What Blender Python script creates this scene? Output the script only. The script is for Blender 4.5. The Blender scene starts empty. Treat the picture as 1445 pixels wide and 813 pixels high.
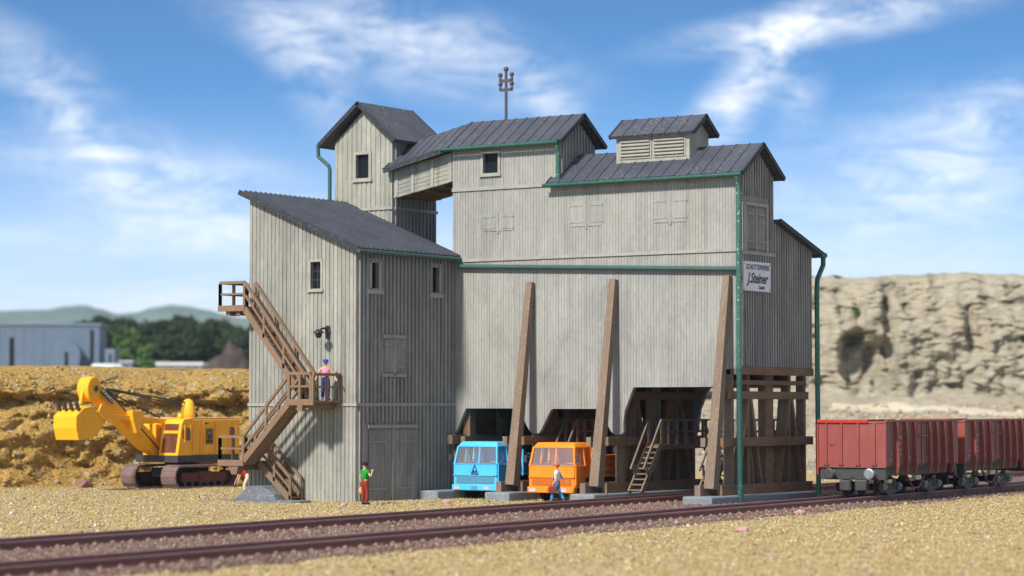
import bpy, bmesh, math, random
import numpy as np
from mathutils import Vector, Matrix
from mathutils.geometry import tessellate_polygon
from mathutils import noise as mnoise

S = bpy.context.scene
COL = S.collection
R = math.radians
random.seed(7)
rng = np.random.default_rng(11)

# ------------------------------------------------------------------ camera
FPX = 3524.0
TH = R(34.0)
DV = Vector((-math.sin(TH), math.cos(TH), 0))      # viewing direction on the ground
RV = Vector((math.cos(TH), math.sin(TH), 0))
CAM = Vector((55.056, -100.132, 4.2))
PITCH = R(2.7375)
cd = bpy.data.cameras.new('camera')
cam = bpy.data.objects.new('camera', cd)
COL.objects.link(cam)
cd.sensor_width = 36.0
cd.lens = FPX / 1445.0 * 36.0
cd.clip_start = 0.5
cd.clip_end = 12000
cam.location = CAM
cam.rotation_euler = (R(90) + PITCH, 0, TH)
cd.dof.use_dof = True
cd.dof.focus_distance = 113.0
cd.dof.aperture_fstop = 0.32
S.camera = cam

# ------------------------------------------------------------------ light
SUN_EL = R(39)
SUN_AZ = R(181.5)            # clockwise from +Y: the sun stands straight in front of the facade
SUN_DIR = Vector((math.sin(SUN_AZ) * math.cos(SUN_EL), math.cos(SUN_AZ) * math.cos(SUN_EL), math.sin(SUN_EL)))
sl = bpy.data.lights.new('sun', 'SUN')
sl.energy = 4.3
sl.angle = R(5)
sl.color = (1.0, 0.95, 0.87)
so = bpy.data.objects.new('sun', sl)
COL.objects.link(so)
so.rotation_euler = (-SUN_DIR).to_track_quat('-Z', 'Y').to_euler()

W = bpy.data.worlds.new('World')
S.world = W
W.use_nodes = True
nt = W.node_tree
for n in list(nt.nodes):
    nt.nodes.remove(n)

def wn(t, **k):
    n = nt.nodes.new(t)
    for a, b in k.items():
        setattr(n, a, b)
    return n

def wl(a, b):
    nt.links.new(a, b)

def wmath(op, a, b=None, clamp=False):
    n = wn('ShaderNodeMath', operation=op, use_clamp=clamp)
    for i, v in enumerate((a, b)):
        if v is None:
            continue
        if isinstance(v, (int, float)):
            n.inputs[i].default_value = v
        else:
            wl(v, n.inputs[i])
    return n.outputs[0]

def wdot(v, c):
    n = wn('ShaderNodeVectorMath', operation='DOT_PRODUCT')
    wl(v, n.inputs[0])
    n.inputs[1].default_value = c
    return n.outputs['Value']

tc = wn('ShaderNodeTexCoord')
D = tc.outputs['Generated']
sky = wn('ShaderNodeTexSky', sky_type='NISHITA')
sky.sun_disc = False
sky.sun_elevation = SUN_EL
sky.sun_rotation = SUN_AZ
sky.air_density = 1.0
sky.dust_density = 0.6
sky.ozone_density = 2.2
# the low band of sky the lens sees is as deep a blue as the sky higher up
mp = wn('ShaderNodeMapping')
mp.inputs['Scale'].default_value = (1, 1, 2.8)
wl(D, mp.inputs['Vector'])
wl(mp.outputs[0], sky.inputs['Vector'])
fx = wdot(D, RV)
fd = wmath('MAXIMUM', wdot(D, DV), 0.05)
fz = wdot(D, (0, 0, 1))
U = wmath('DIVIDE', fx, fd)
V = wmath('DIVIDE', fz, fd)
cb = wn('ShaderNodeCombineXYZ')
wl(U, cb.inputs[0]); wl(V, cb.inputs[1])
UV = cb.outputs[0]

def blob(cx, cy, rx, ry, rot, soft=1.0):
    m = wn('ShaderNodeMapping', vector_type='TEXTURE')
    m.inputs['Location'].default_value = ((cx - 722) / FPX, (575 - cy) / FPX, 0)
    m.inputs['Rotation'].default_value = (0, 0, R(rot))
    m.inputs['Scale'].default_value = (rx / FPX, ry / FPX, 1)
    wl(UV, m.inputs['Vector'])
    ln = wn('ShaderNodeVectorMath', operation='LENGTH')
    wl(m.outputs[0], ln.inputs[0])
    mr = wn('ShaderNodeMapRange', interpolation_type='SMOOTHSTEP')
    mr.inputs['From Min'].default_value = 1.25
    mr.inputs['From Max'].default_value = 0.0
    wl(ln.outputs['Value'], mr.inputs['Value'])
    return wmath('MULTIPLY', mr.outputs[0], soft)

def cnoise(sx, sy, rot, detail=9, rough=0.6, dist=0.8, off=0.0, lo=0.35, hi=0.8):
    m = wn('ShaderNodeMapping')
    m.inputs['Location'].default_value = (off, off * 0.7, off)
    m.inputs['Rotation'].default_value = (0, 0, R(rot))
    m.inputs['Scale'].default_value = (sx, sy, 1)
    wl(UV, m.inputs['Vector'])
    n = wn('ShaderNodeTexNoise')
    n.inputs['Scale'].default_value = 1.0
    n.inputs['Detail'].default_value = detail
    n.inputs['Roughness'].default_value = rough
    n.inputs['Distortion'].default_value = dist
    wl(m.outputs[0], n.inputs['Vector'])
    mr = wn('ShaderNodeMapRange')
    mr.inputs['From Min'].default_value = lo
    mr.inputs['From Max'].default_value = hi
    wl(n.outputs[0], mr.inputs['Value'])
    return mr.outputs[0]

masks = [blob(560, 55, 300, 80, -14, 1.0), blob(430, 100, 170, 55, -52, 0.7), blob(1060, 110, 200, 48, 50, 1.35), blob(1170, 28, 280, 36, 9, 1.2),
         blob(215, 255, 300, 85, -14, 0.95), blob(110, 190, 150, 40, -42, 0.7), blob(760, 130, 80, 30, -28, 1.0), blob(1280, 270, 260, 140, 20, 1.0),
         blob(1130, 140, 60, 40, 62, 0.7), blob(300, 335, 480, 45, 0, 0.55), blob(40, 90, 160, 60, -30, 0.6), blob(1400, 160, 120, 60, 30, 0.6)]
ms = masks[0]
for m_ in masks[1:]:
    ms = wmath('ADD', ms, m_)
wisp = cnoise(18, 70, 28, off=3.1, lo=0.40, hi=0.76, rough=0.70, detail=11)
wisp2 = cnoise(55, 75, 38, off=8.7, dist=0.9, lo=0.36, hi=0.8, rough=0.72)
cl = wmath('MULTIPLY', ms, wmath('ADD', wmath('MULTIPLY', wisp, 0.95), wmath('MULTIPLY', wisp2, 0.42)), clamp=True)
# bands of low stratus near the skyline
strat = cnoise(9, 85, 2, off=1.7, detail=7, rough=0.55, dist=0.4, lo=0.42, hi=0.7)
sm = wn('ShaderNodeMapRange', interpolation_type='SMOOTHSTEP')
sm.inputs['From Min'].default_value = 0.078
sm.inputs['From Max'].default_value = 0.042
wl(V, sm.inputs['Value'])
st = wmath('MULTIPLY', wmath('MULTIPLY', strat, sm.outputs[0]), 0.85, clamp=True)
# pale veil towards the skyline
ve = wn('ShaderNodeMapRange', interpolation_type='SMOOTHSTEP')
ve.inputs['From Min'].default_value = 0.135
ve.inputs['From Max'].default_value = 0.010
wl(V, ve.inputs['Value'])
veil = wmath('MULTIPLY', ve.outputs[0], 0.80)
tint = wn('ShaderNodeMix', data_type='RGBA', blend_type='MULTIPLY')
tint.inputs['Factor'].default_value = 1.0
wl(sky.outputs[0], tint.inputs['A'])
tint.inputs['B'].default_value = (0.54, 0.98, 1.26, 1)

def wmix(fac, a, col):
    m = wn('ShaderNodeMix', data_type='RGBA')
    wl(fac, m.inputs['Factor'])
    wl(a, m.inputs['A'])
    m.inputs['B'].default_value = (*col, 1)
    return m.outputs['Result']

c0 = wmix(veil, tint.outputs['Result'], (6.3, 7.1, 7.9))
c1 = wmix(wmath('MULTIPLY', st, 0.85), c0, (7.6, 7.9, 8.3))
c2 = wmix(wmath('MULTIPLY', cl, 0.88), c1, (8.6, 8.8, 9.1))
# unseen pale veil added above the view, to whiten and lift the fill light
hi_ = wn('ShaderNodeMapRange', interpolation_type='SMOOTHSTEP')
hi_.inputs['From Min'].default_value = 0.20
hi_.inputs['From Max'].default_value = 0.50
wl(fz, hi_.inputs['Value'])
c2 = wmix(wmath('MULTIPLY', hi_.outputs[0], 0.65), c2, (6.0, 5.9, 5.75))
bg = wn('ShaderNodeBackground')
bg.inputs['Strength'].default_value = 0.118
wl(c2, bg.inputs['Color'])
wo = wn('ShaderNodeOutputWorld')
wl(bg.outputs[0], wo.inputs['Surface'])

S.view_settings.view_transform = 'Standard'
S.view_settings.look = 'None'
S.view_settings.exposure = 0.33
S.view_settings.gamma = 1.0
S.view_settings.use_curve_mapping = False
S.render.engine = 'CYCLES'

GZ = -0.2      # ground level by the building

# ------------------------------------------------------------------ materials
def newmat(name):
    m = bpy.data.materials.new(name)
    m.use_nodes = True
    return m

class NB:
    """small node builder for one material"""
    def __init__(s, name, rough=0.8, metal=0.0, spec=0.3):
        s.m = newmat(name)
        s.t = s.m.node_tree
        s.p = s.t.nodes['Principled BSDF']
        s.p.inputs['Roughness'].default_value = rough
        s.p.inputs['Metallic'].default_value = metal
        s.p.inputs['Specular IOR Level'].default_value = spec
        s.tc = s.t.nodes.new('ShaderNodeTexCoord')
        s.geo = s.t.nodes.new('ShaderNodeNewGeometry')
    def n(s, t, **k):
        x = s.t.nodes.new(t)
        for a, b in k.items():
            setattr(x, a, b)
        return x
    def l(s, a, b):
        s.t.links.new(a, b)
    def noise(s, scale=1, detail=6, rough=0.6, stretch=(1, 1, 1), lo=0.3, hi=0.7, dist=0.0, src=None, out=0):
        mp = s.n('ShaderNodeMapping')
        mp.inputs['Scale'].default_value = stretch
        s.l(src or s.tc.outputs['Object'], mp.inputs['Vector'])
        n = s.n('ShaderNodeTexNoise')
        n.inputs['Scale'].default_value = scale
        n.inputs['Detail'].default_value = detail
        n.inputs['Roughness'].default_value = rough
        n.inputs['Distortion'].default_value = dist
        s.l(mp.outputs[0], n.inputs['Vector'])
        r = s.n('ShaderNodeMapRange')
        r.inputs['From Min'].default_value = lo
        r.inputs['From Max'].default_value = hi
        s.l(n.outputs[out], r.inputs['Value'])
        return r.outputs[0]
    def mix(s, fac, a, b, mode='MIX'):
        m = s.n('ShaderNodeMix', data_type='RGBA', blend_type=mode)
        if isinstance(fac, (int, float)):
            m.inputs['Factor'].default_value = fac
        else:
            s.l(fac, m.inputs['Factor'])
        for k, v in (('A', a), ('B', b)):
            if isinstance(v, tuple):
                m.inputs[k].default_value = (*v, 1)
            else:
                s.l(v, m.inputs[k])
        return m.outputs['Result']
    def math(s, op, a, b=None, clamp=False):
        n = s.n('ShaderNodeMath', operation=op, use_clamp=clamp)
        for i, v in enumerate((a, b)):
            if v is None:
                continue
            if isinstance(v, (int, float)):
                n.inputs[i].default_value = v
            else:
                s.l(v, n.inputs[i])
        return n.outputs[0]
    def ramp(s, fac, stops, interp='LINEAR'):
        r = s.n('ShaderNodeValToRGB')
        r.color_ramp.interpolation = interp
        e = r.color_ramp.elements
        e[0].position = stops[0][0]; e[0].color = (*stops[0][1], 1)
        e[1].position = stops[1][0]; e[1].color = (*stops[1][1], 1)
        for p, c in stops[2:]:
            x = e.new(p); x.color = (*c, 1)
        s.l(fac, r.inputs[0])
        return r.outputs[0]
    def color(s, c):
        if isinstance(c, tuple):
            s.p.inputs['Base Color'].default_value = (*c, 1)
        else:
            s.l(c, s.p.inputs['Base Color'])
    def bump(s, h, strength=0.3, dist=0.05):
        b = s.n('ShaderNodeBump')
        b.inputs['Strength'].default_value = strength
        b.inputs['Distance'].default_value = dist
        s.l(h, b.inputs['Height'])
        s.l(b.outputs[0], s.p.inputs['Normal'])

def siding(name, base, dark, light, streak=0.5, pitch=0.272):
    b = NB(name, 0.85, 0, 0.2)
    geo = b.tc.outputs['Object']
    sep = b.n('ShaderNodeSeparateXYZ')
    b.l(geo, sep.inputs[0])
    u = b.math('ADD', sep.outputs[0], sep.outputs[1])
    board = b.math('FLOOR', b.math('DIVIDE', b.math('ADD', u, 50), pitch))
    wn_ = b.n('ShaderNodeTexWhiteNoise', noise_dimensions='1D')
    b.l(board, wn_.inputs['W'])
    big = b.noise(0.22, 5, 0.65, (1, 1, 0.8), 0.35, 0.7)
    mid = b.noise(1.3, 6, 0.7, (1, 1, 0.25), 0.35, 0.72)
    fine = b.noise(9, 4, 0.7, (1, 1, 0.3), 0.3, 0.7)
    spk = b.noise(26, 2, 0.5, (1, 1, 1), 0.66, 0.74)
    c = b.mix(big, base, dark)
    c = b.mix(b.math('MULTIPLY', mid, 0.60), c, light)
    blot = b.noise(0.55, 6, 0.72, (1, 1, 0.6), 0.50, 0.72, 0.6)
    c = b.mix(b.math('MULTIPLY', blot, 0.55), c, tuple(x * 0.8 for x in dark))
    warm = b.noise(0.16, 4, 0.6, (1, 1, 0.5), 0.45, 0.65)
    c = b.mix(b.math('MULTIPLY', warm, 0.35), c, (light[0] * 1.02, light[1] * 0.98, light[2] * 0.80))
    c = b.mix(b.math('MULTIPLY', wn_.outputs['Value'], 0.24 if pitch > 0.2 else 0.13), c, dark)
    c = b.mix(b.math('MULTIPLY', fine, 0.30), c, tuple(x * 0.55 for x in dark))
    st = b.noise(1.0, 5, 0.6, (3.2, 3.2, 0.12), 0.52, 0.78)
    c = b.mix(b.math('MULTIPLY', st, streak), c, tuple(x * 0.62 for x in dark))
    ru = b.math('MULTIPLY', b.noise(0.55, 6, 0.7, (1, 1, 0.4), 0.62, 0.78), b.noise(7, 3, 0.6, (1.5, 1.5, 0.2), 0.45, 0.7))
    c = b.mix(b.math('MULTIPLY', ru, 0.35), c, (0.24, 0.13, 0.07))
    c = b.mix(b.math('MULTIPLY', spk, 0.5), c, (0.7, 0.7, 0.66))
    b.color(c)
    b.bump(b.math('ADD', fine, b.math('MULTIPLY', mid, 0.5)), 0.35, 0.02)
    return b.m

M = {}
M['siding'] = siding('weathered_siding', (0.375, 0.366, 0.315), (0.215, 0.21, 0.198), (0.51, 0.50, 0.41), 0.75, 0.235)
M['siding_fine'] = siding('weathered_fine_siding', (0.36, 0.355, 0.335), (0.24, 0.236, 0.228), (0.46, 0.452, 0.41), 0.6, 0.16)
M['siding_shade'] = siding('shaded_siding', (0.275, 0.27, 0.268), (0.16, 0.157, 0.158), (0.44, 0.435, 0.425), 0.75, 0.24)  # darker copy of the siding: side-wall shade put into the base colour

def simple(name, c1, c2, scale=2, rough=0.8, spec=0.3, stretch=(1, 1, 1), bump=0.2, bd=0.02, metal=0, speck=None, lo=0.3, hi=0.7):
    b = NB(name, rough, metal, spec)
    n1 = b.noise(scale, 6, 0.65, stretch, lo, hi)
    n2 = b.noise(scale * 7, 4, 0.6, stretch, 0.3, 0.7)
    c = b.mix(n1, c1, c2)
    c = b.mix(b.math('MULTIPLY', n2, 0.35), c, tuple(x * 0.6 for x in c1))
    if speck:
        c = b.mix(b.noise(scale * 14, 2, 0.5, (1, 1, 1), 0.62, 0.70), c, speck)
    b.color(c)
    if bump:
        b.bump(n2, bump, bd)
    return b.m

def roofmat(name, spk=0.6):
    b = NB(name, 0.62, 0, 0.35)
    n1 = b.noise(0.7, 6, 0.7, (1, 1, 1), 0.3, 0.72)
    n2 = b.noise(5, 4, 0.7, (1, 1, 1), 0.35, 0.7)
    c = b.mix(n1, (0.040, 0.046, 0.064), (0.070, 0.077, 0.100))
    c = b.mix(b.math('MULTIPLY', n2, 0.5), c, (0.034, 0.036, 0.050))
    sp = b.math('MULTIPLY', b.noise(10, 4, 0.75, (1, 1, 1), 0.54, 0.66), b.noise(0.5, 4, 0.6, (1, 1, 1), 0.36, 0.62))
    c = b.mix(b.math('MULTIPLY', sp, spk), c, (0.36, 0.37, 0.40))
    b.color(c)
    b.bump(n2, 0.4, 0.02)
    return b.m
M['roof'] = roofmat('slate_roofing')
M['roof_annex'] = roofmat('annex_roofing', 0.22)
M['roof_edge'] = simple('roof_edge', (0.018, 0.020, 0.028), (0.035, 0.038, 0.048), 3, 0.6, 0.3, speck=(0.3, 0.3, 0.32))
M['trim'] = simple('trim_grey', (0.38, 0.37, 0.31), (0.27, 0.262, 0.235), 1.6, 0.8, 0.2, speck=(0.6, 0.6, 0.55))
M['trim_grey'] = simple('trim_dark_grey', (0.35, 0.345, 0.335), (0.25, 0.245, 0.24), 1.6, 0.8, 0.2, speck=(0.5, 0.5, 0.5))
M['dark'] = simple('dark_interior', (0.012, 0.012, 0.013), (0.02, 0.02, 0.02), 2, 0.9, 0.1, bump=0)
M['green'] = simple('green_gutter', (0.006, 0.066, 0.048), (0.010, 0.095, 0.070), 1.5, 0.45, 0.5, speck=(0.2, 0.3, 0.27), bump=0.1)
M['green_worn'] = simple('worn_green_pipe', (0.055, 0.135, 0.11), (0.018, 0.105, 0.078), 0.8, 0.5, 0.4, speck=(0.4, 0.45, 0.4), bump=0.1)
M['green_dark'] = simple('dark_green_gutter', (0.03, 0.085, 0.075), (0.05, 0.11, 0.10), 1.1, 0.5, 0.4, bump=0.1)
M['timber'] = simple('brown_timber', (0.25, 0.180, 0.128), (0.175, 0.122, 0.087), 1.2, 0.75, 0.25, (3, 3, 0.4), 0.35, 0.03, speck=(0.36, 0.32, 0.28))
M['timber_dark'] = simple('dark_brown_timber', (0.25, 0.160, 0.098), (0.160, 0.100, 0.062), 1.6, 0.8, 0.2, (2, 0.5, 2), 0.4, 0.03, speck=(0.22, 0.17, 0.13))
M['stair'] = simple('brown_stair_paint', (0.250, 0.158, 0.098), (0.200, 0.122, 0.076), 1.5, 0.6, 0.3, bump=0.15)
M['concrete'] = simple('grey_concrete', (0.25, 0.275, 0.30), (0.175, 0.19, 0.21), 1.1, 0.85, 0.2, speck=(0.55, 0.56, 0.56), bump=0.35, bd=0.03)
M['concrete_dark'] = simple('dark_concrete', (0.13, 0.14, 0.155), (0.2, 0.21, 0.225), 1.1, 0.85, 0.2, speck=(0.5, 0.5, 0.5), bump=0.35, bd=0.03)
M['black'] = simple('black_paint', (0.012, 0.013, 0.016), (0.022, 0.023, 0.026), 3, 0.4, 0.5, bump=0.05)
M['iron'] = simple('dark_iron', (0.030, 0.028, 0.030), (0.06, 0.055, 0.055), 2.5, 0.55, 0.5, bump=0.2, speck=(0.14, 0.12, 0.11))
M['pole'] = simple('insulator_pole', (0.045, 0.045, 0.06), (0.09, 0.085, 0.09), 6, 0.5, 0.5, bump=0.1)
M['rail'] = simple('rusty_rail', (0.20, 0.078, 0.055), (0.27, 0.115, 0.085), 1.2, 0.7, 0.5, (1, 0.3, 1), 0.15, 0.01)
M['rail_top'] = simple('rail_head', (0.27, 0.115, 0.10), (0.36, 0.20, 0.18), 0.9, 0.5, 0.6, (1, 0.2, 1), 0.05, 0.01)
M['sleeper'] = simple('sleeper', (0.17, 0.10, 0.10), (0.24, 0.15, 0.145), 2.0, 0.8, 0.2, bump=0.3, bd=0.02)
M['clip'] = simple('rail_clip', (0.30, 0.165, 0.14), (0.37, 0.22, 0.19), 3.0, 0.7, 0.3, bump=0.2)
M['white'] = simple('sign_white', (0.74, 0.73, 0.80), (0.62, 0.61, 0.68), 2.2, 0.55, 0.4, speck=(0.45, 0.45, 0.5), bump=0.1)
M['letter'] = simple('letter_black', (0.010, 0.012, 0.03), (0.02, 0.02, 0.05), 4, 0.5, 0.4, bump=0)
M['blue'] = simple('blue_plastic_paint', (0.055, 0.46, 0.82), (0.10, 0.56, 0.90), 1.6, 0.38, 0.5, bump=0.05, lo=0.35, hi=0.8)
M['orange'] = simple('orange_paint', (0.82, 0.205, 0.006), (0.90, 0.27, 0.012), 1.6, 0.38, 0.5, bump=0.05, lo=0.35, hi=0.8)
M['yellow'] = simple('yellow_paint', (0.88, 0.385, 0.004), (0.94, 0.47, 0.008), 1.0, 0.40, 0.5, bump=0.06, lo=0.35, hi=0.8)
def worn(name, c1, c2, chip, dust, ds=0.5):
    b = NB(name, 0.45, 0, 0.45)
    c = b.mix(b.noise(1.1, 6, 0.7, (1, 1, 1), 0.3, 0.75), c1, c2)
    c = b.mix(b.math('MULTIPLY', b.noise(2.2, 7, 0.75, (1, 1, 0.35), 0.50, 0.78), ds), c, dust)
    c = b.mix(b.math('MULTIPLY', b.noise(11, 4, 0.7, (1, 1, 1), 0.66, 0.72), 0.75), c, chip)
    b.color(c)
    b.l(b.noise(5, 5, 0.7, (1, 1, 1), -0.4, 1.4), b.p.inputs['Roughness'])
    b.bump(b.noise(14, 4, 0.6, (1, 1, 1), 0.2, 0.8), 0.12, 0.01)
    return b.m
M['yellow'] = worn('yellow_paint', (0.88, 0.39, 0.004), (0.94, 0.46, 0.008), (0.20, 0.09, 0.03), (0.58, 0.30, 0.05), 0.40)
M['blue'] = worn('blue_plastic_paint', (0.050, 0.44, 0.80), (0.10, 0.54, 0.88), (0.06, 0.13, 0.20), (0.22, 0.42, 0.55), 0.35)
M['orange'] = worn('orange_paint', (0.84, 0.21, 0.006), (0.90, 0.28, 0.015), (0.25, 0.07, 0.03), (0.55, 0.24, 0.08), 0.35)
M['pinkish'] = simple('faded_roof_patch', (0.66, 0.36, 0.16), (0.62, 0.42, 0.26), 1.0, 0.6, 0.3, bump=0.06)
M['track_brown'] = simple('track_brown', (0.155, 0.088, 0.080), (0.235, 0.16, 0.15), 1.4, 0.6, 0.4, bump=0.2)
M['maroon'] = simple('window_brown', (0.11, 0.035, 0.02), (0.20, 0.08, 0.05), 1.4, 0.25, 0.6, bump=0)
M['tyre'] = simple('tyre_rubber', (0.018, 0.018, 0.018), (0.028, 0.027, 0.026), 3, 0.85, 0.2)
M['wagonred_plain'] = simple('wagon_oxide_red', (0.36, 0.060, 0.044), (0.27, 0.070, 0.056), 0.55, 0.62, 0.35, bump=0.15, speck=None)
M['wagonred2'] = simple('wagon_bright_red', (0.48, 0.035, 0.016), (0.36, 0.032, 0.018), 0.8, 0.5, 0.4, bump=0.1)
M['wagonside'] = simple('wagon_brown_red', (0.20, 0.062, 0.052), (0.12, 0.05, 0.045), 0.8, 0.65, 0.3, (1, 1, 0.5), bump=0.2)
M['skin'] = simple('skin', (0.62, 0.33, 0.20), (0.68, 0.38, 0.25), 5, 0.55, 0.4, bump=0)
M['hair'] = simple('hair_dark', (0.03, 0.02, 0.015), (0.05, 0.03, 0.02), 8, 0.7, 0.3)
def cloth(n, c, k=0.7):
    return simple(n, c, tuple(x * k for x in c), 6, 0.8, 0.2, bump=0.3, bd=0.01)
M['c_green'] = cloth('green_cloth', (0.02, 0.30, 0.045))
M['c_redbrown'] = cloth('red_brown_cloth', (0.30, 0.045, 0.02))
M['c_navy'] = cloth('navy_cloth', (0.03, 0.04, 0.22))
M['c_pink'] = cloth('pink_cloth', (0.75, 0.30, 0.42), 0.85)
M['c_royal'] = cloth('royal_blue_cloth', (0.04, 0.07, 0.50))
M['c_white'] = cloth('white_cloth', (0.80, 0.80, 0.78), 0.9)
M['c_blue'] = cloth('blue_cloth', (0.07, 0.30, 0.72))
M['c_orange'] = cloth('orange_cloth', (0.62, 0.14, 0.04))
M['c_red'] = cloth('red_cloth', (0.62, 0.05, 0.04))
M['c_cream'] = cloth('cream_cloth', (0.66, 0.60, 0.44), 0.85)
M['c_tan'] = cloth('tan_leather', (0.62, 0.38, 0.14), 0.8)
M['c_brown'] = cloth('brown_leather', (0.16, 0.05, 0.03), 0.8)
M['c_black'] = cloth('black_cloth', (0.02, 0.02, 0.03))

def glassy(name, col, alpha=0.45):
    b = NB(name, 0.06, 0, 0.7)
    b.color(col)
    b.p.inputs['Alpha'].default_value = alpha
    if alpha > .5:
        b.p.inputs['Specular IOR Level'].default_value = 0.15
        b.p.inputs['Roughness'].default_value = 0.3
    return b.m
M['glass'] = glassy('cab_glass', (0.55, 0.56, 0.58), 0.13)
M['glass_dark'] = glassy('window_glass_dark', (0.012, 0.014, 0.018), 0.92)

# ------------------------------------------------------------------ mesh helpers
class MB:
    def __init__(s):
        s.v = []; s.f = []; s.mi = []; s.cur = 0; s.X = None
    def _add(s, vs, fs):
        o = len(s.v)
        if s.X is not None:
            vs = [s.X @ Vector(p) for p in vs]
        s.v += [tuple(p) for p in vs]
        s.f += [tuple(i + o for i in f) for f in fs]
        s.mi += [s.cur] * len(fs)
        return s
    def box(s, x0, x1, y0, y1, z0, z1):
        vs = [(x, y, z) for x in (x0, x1) for y in (y0, y1) for z in (z0, z1)]
        return s._add(vs, [(0, 1, 3, 2), (4, 6, 7, 5), (0, 4, 5, 1), (2, 3, 7, 6), (0, 2, 6, 4), (1, 5, 7, 3)])
    def frustum(s, b, t, z0, z1):
        vs = [(b[0], b[2], z0), (b[1], b[2], z0), (b[1], b[3], z0), (b[0], b[3], z0), (t[0], t[2], z1), (t[1], t[2], z1), (t[1], t[3], z1), (t[0], t[3], z1)]
        return s._add(vs, [(3, 2, 1, 0), (4, 5, 6, 7), (0, 1, 5, 4), (1, 2, 6, 5), (2, 3, 7, 6), (3, 0, 4, 7)])
    def beam(s, p0, p1, w, h, up=(0, 0, 1), w1=None, h1=None):
        p0 = Vector(p0); p1 = Vector(p1); d = (p1 - p0).normalized(); up = Vector(up)
        if abs(d.dot(up)) > 0.98:
            up = Vector((0, 1, 0))
        sd = d.cross(up).normalized(); u = sd.cross(d).normalized()
        w1 = w if w1 is None else w1; h1 = h if h1 is None else h1
        vs = []
        for p, a, b in ((p0, w, h), (p1, w1, h1)):
            for i, j in ((-1, -1), (1, -1), (1, 1), (-1, 1)):
                vs.append(p + sd * (i * a / 2) + u * (j * b / 2))
        return s._add(vs, [(3, 2, 1, 0), (4, 5, 6, 7), (0, 1, 5, 4), (1, 2, 6, 5), (2, 3, 7, 6), (3, 0, 4, 7)])
    def prism(s, poly, f3, d0, d1, holes=()):
        """poly in 2d, f3(u, v, d) -> 3d, solid between depths d0 and d1"""
        loops = [list(poly)] + [list(h) for h in holes]
        flat = [p for lp in loops for p in lp]
        tris = tessellate_polygon([[Vector((a, b, 0)) for a, b in lp] for lp in loops])
        n = len(flat)
        vs = [f3(a, b, d0) for a, b in flat] + [f3(a, b, d1) for a, b in flat]
        fs = [tuple(t) for t in tris] + [tuple(i + n for i in reversed(t)) for t in tris]
        o = 0
        for lp in loops:
            k = len(lp)
            for i in range(k):
                j = (i + 1) % k
                fs.append((o + i, o + j, o + j + n, o + i + n))
            o += k
        return s._add(vs, fs)
    def tube(s, pts, r, n=10, r1=None, caps=True):
        pts = [Vector(p) for p in pts]
        rs = [r] * len(pts) if r1 is None else [r + (r1 - r) * i / (len(pts) - 1) for i in range(len(pts))]
        vs = []; fs = []
        pu = None
        for i, p in enumerate(pts):
            a = pts[max(i - 1, 0)]; b = pts[min(i + 1, len(pts) - 1)]
            d = (b - a).normalized()
            if pu is None:
                pu = Vector((0, 0, 1)) if abs(d.z) < 0.9 else Vector((1, 0, 0))
            sd = d.cross(pu).normalized(); u = sd.cross(d).normalized(); pu = u
            for k in range(n):
                an = 2 * math.pi * k / n
                vs.append(p + (sd * math.cos(an) + u * math.sin(an)) * rs[i])
        for i in range(len(pts) - 1):
            for k in range(n):
                j = (k + 1) % n
                fs.append((i * n + k, i * n + j, (i + 1) * n + j, (i + 1) * n + k))
        if caps:
            fs.append(tuple(reversed(range(n)))); fs.append(tuple(range((len(pts) - 1) * n, len(pts) * n)))
        return s._add(vs, fs)
    def lathe(s, prof, c, axis='Z', n=16):
        """prof: list of (radius, height) along the axis"""
        vs = []; fs = []
        c = Vector(c)
        for r, h in prof:
            for k in range(n):
                a = 2 * math.pi * k / n
                x, y = r * math.cos(a), r * math.sin(a)
                vs.append(c + {'Z': Vector((x, y, h)), 'X': Vector((h, x, y)), 'Y': Vector((y, h, x))}[axis])
        for i in range(len(prof) - 1):
            for k in range(n):
                j = (k + 1) % n
                fs.append((i * n + k, i * n + j, (i + 1) * n + j, (i + 1) * n + k))
        fs.append(tuple(reversed(range(n)))); fs.append(tuple(range((len(prof) - 1) * n, len(prof) * n)))
        return s._add(vs, fs)
    def ball(s, c, r, n=10, sc=(1, 1, 1)):
        prof = []
        m = max(4, n // 2)
        for i in range(m + 1):
            a = -math.pi / 2 + math.pi * i / m
            prof.append((max(1e-4, r * math.cos(a)), r * math.sin(a)))
        o = len(s.v)
        keep = s.X; s.X = None
        s.lathe(prof, (0, 0, 0), 'Z', n)
        for i in range(o, len(s.v)):
            p = Vector((s.v[i][0] * sc[0], s.v[i][1] * sc[1], s.v[i][2] * sc[2])) + Vector(c)
            if keep is not None:
                p = keep @ p
            s.v[i] = tuple(p)
        s.X = keep
        return s
    def build(s, name, mats, parent=None, bevel=0, smooth=False, wear=0):
        me = bpy.data.meshes.new(name)
        me.from_pydata(s.v, [], s.f)
        if not isinstance(mats, (list, tuple)):
            mats = [mats]
        for m in mats:
            me.materials.append(m)
        if len(mats) > 1:
            me.polygons.foreach_set('material_index', s.mi)
        bm = bmesh.new(); bm.from_mesh(me)
        bmesh.ops.recalc_face_normals(bm, faces=bm.faces)
        if wear:
            for v in bm.verts:
                v.co += Vector((random.uniform(-wear, wear), random.uniform(-wear, wear), random.uniform(-wear, wear)))
        bm.to_mesh(me); bm.free()
        if smooth:
            me.polygons.foreach_set('use_smooth', [True] * len(me.polygons))
        me.update()
        o = bpy.data.objects.new(name, me)
        COL.objects.link(o)
        if parent is not None:
            o.parent = parent
        if bevel:
            b = o.modifiers.new('edge', 'BEVEL')
            b.width = bevel; b.segments = 2; b.limit_method = 'ANGLE'; b.angle_limit = R(40)
        if smooth:
            sm_ = o.modifiers.new('ws', 'WEIGHTED_NORMAL') if False else None
        return o

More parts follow.
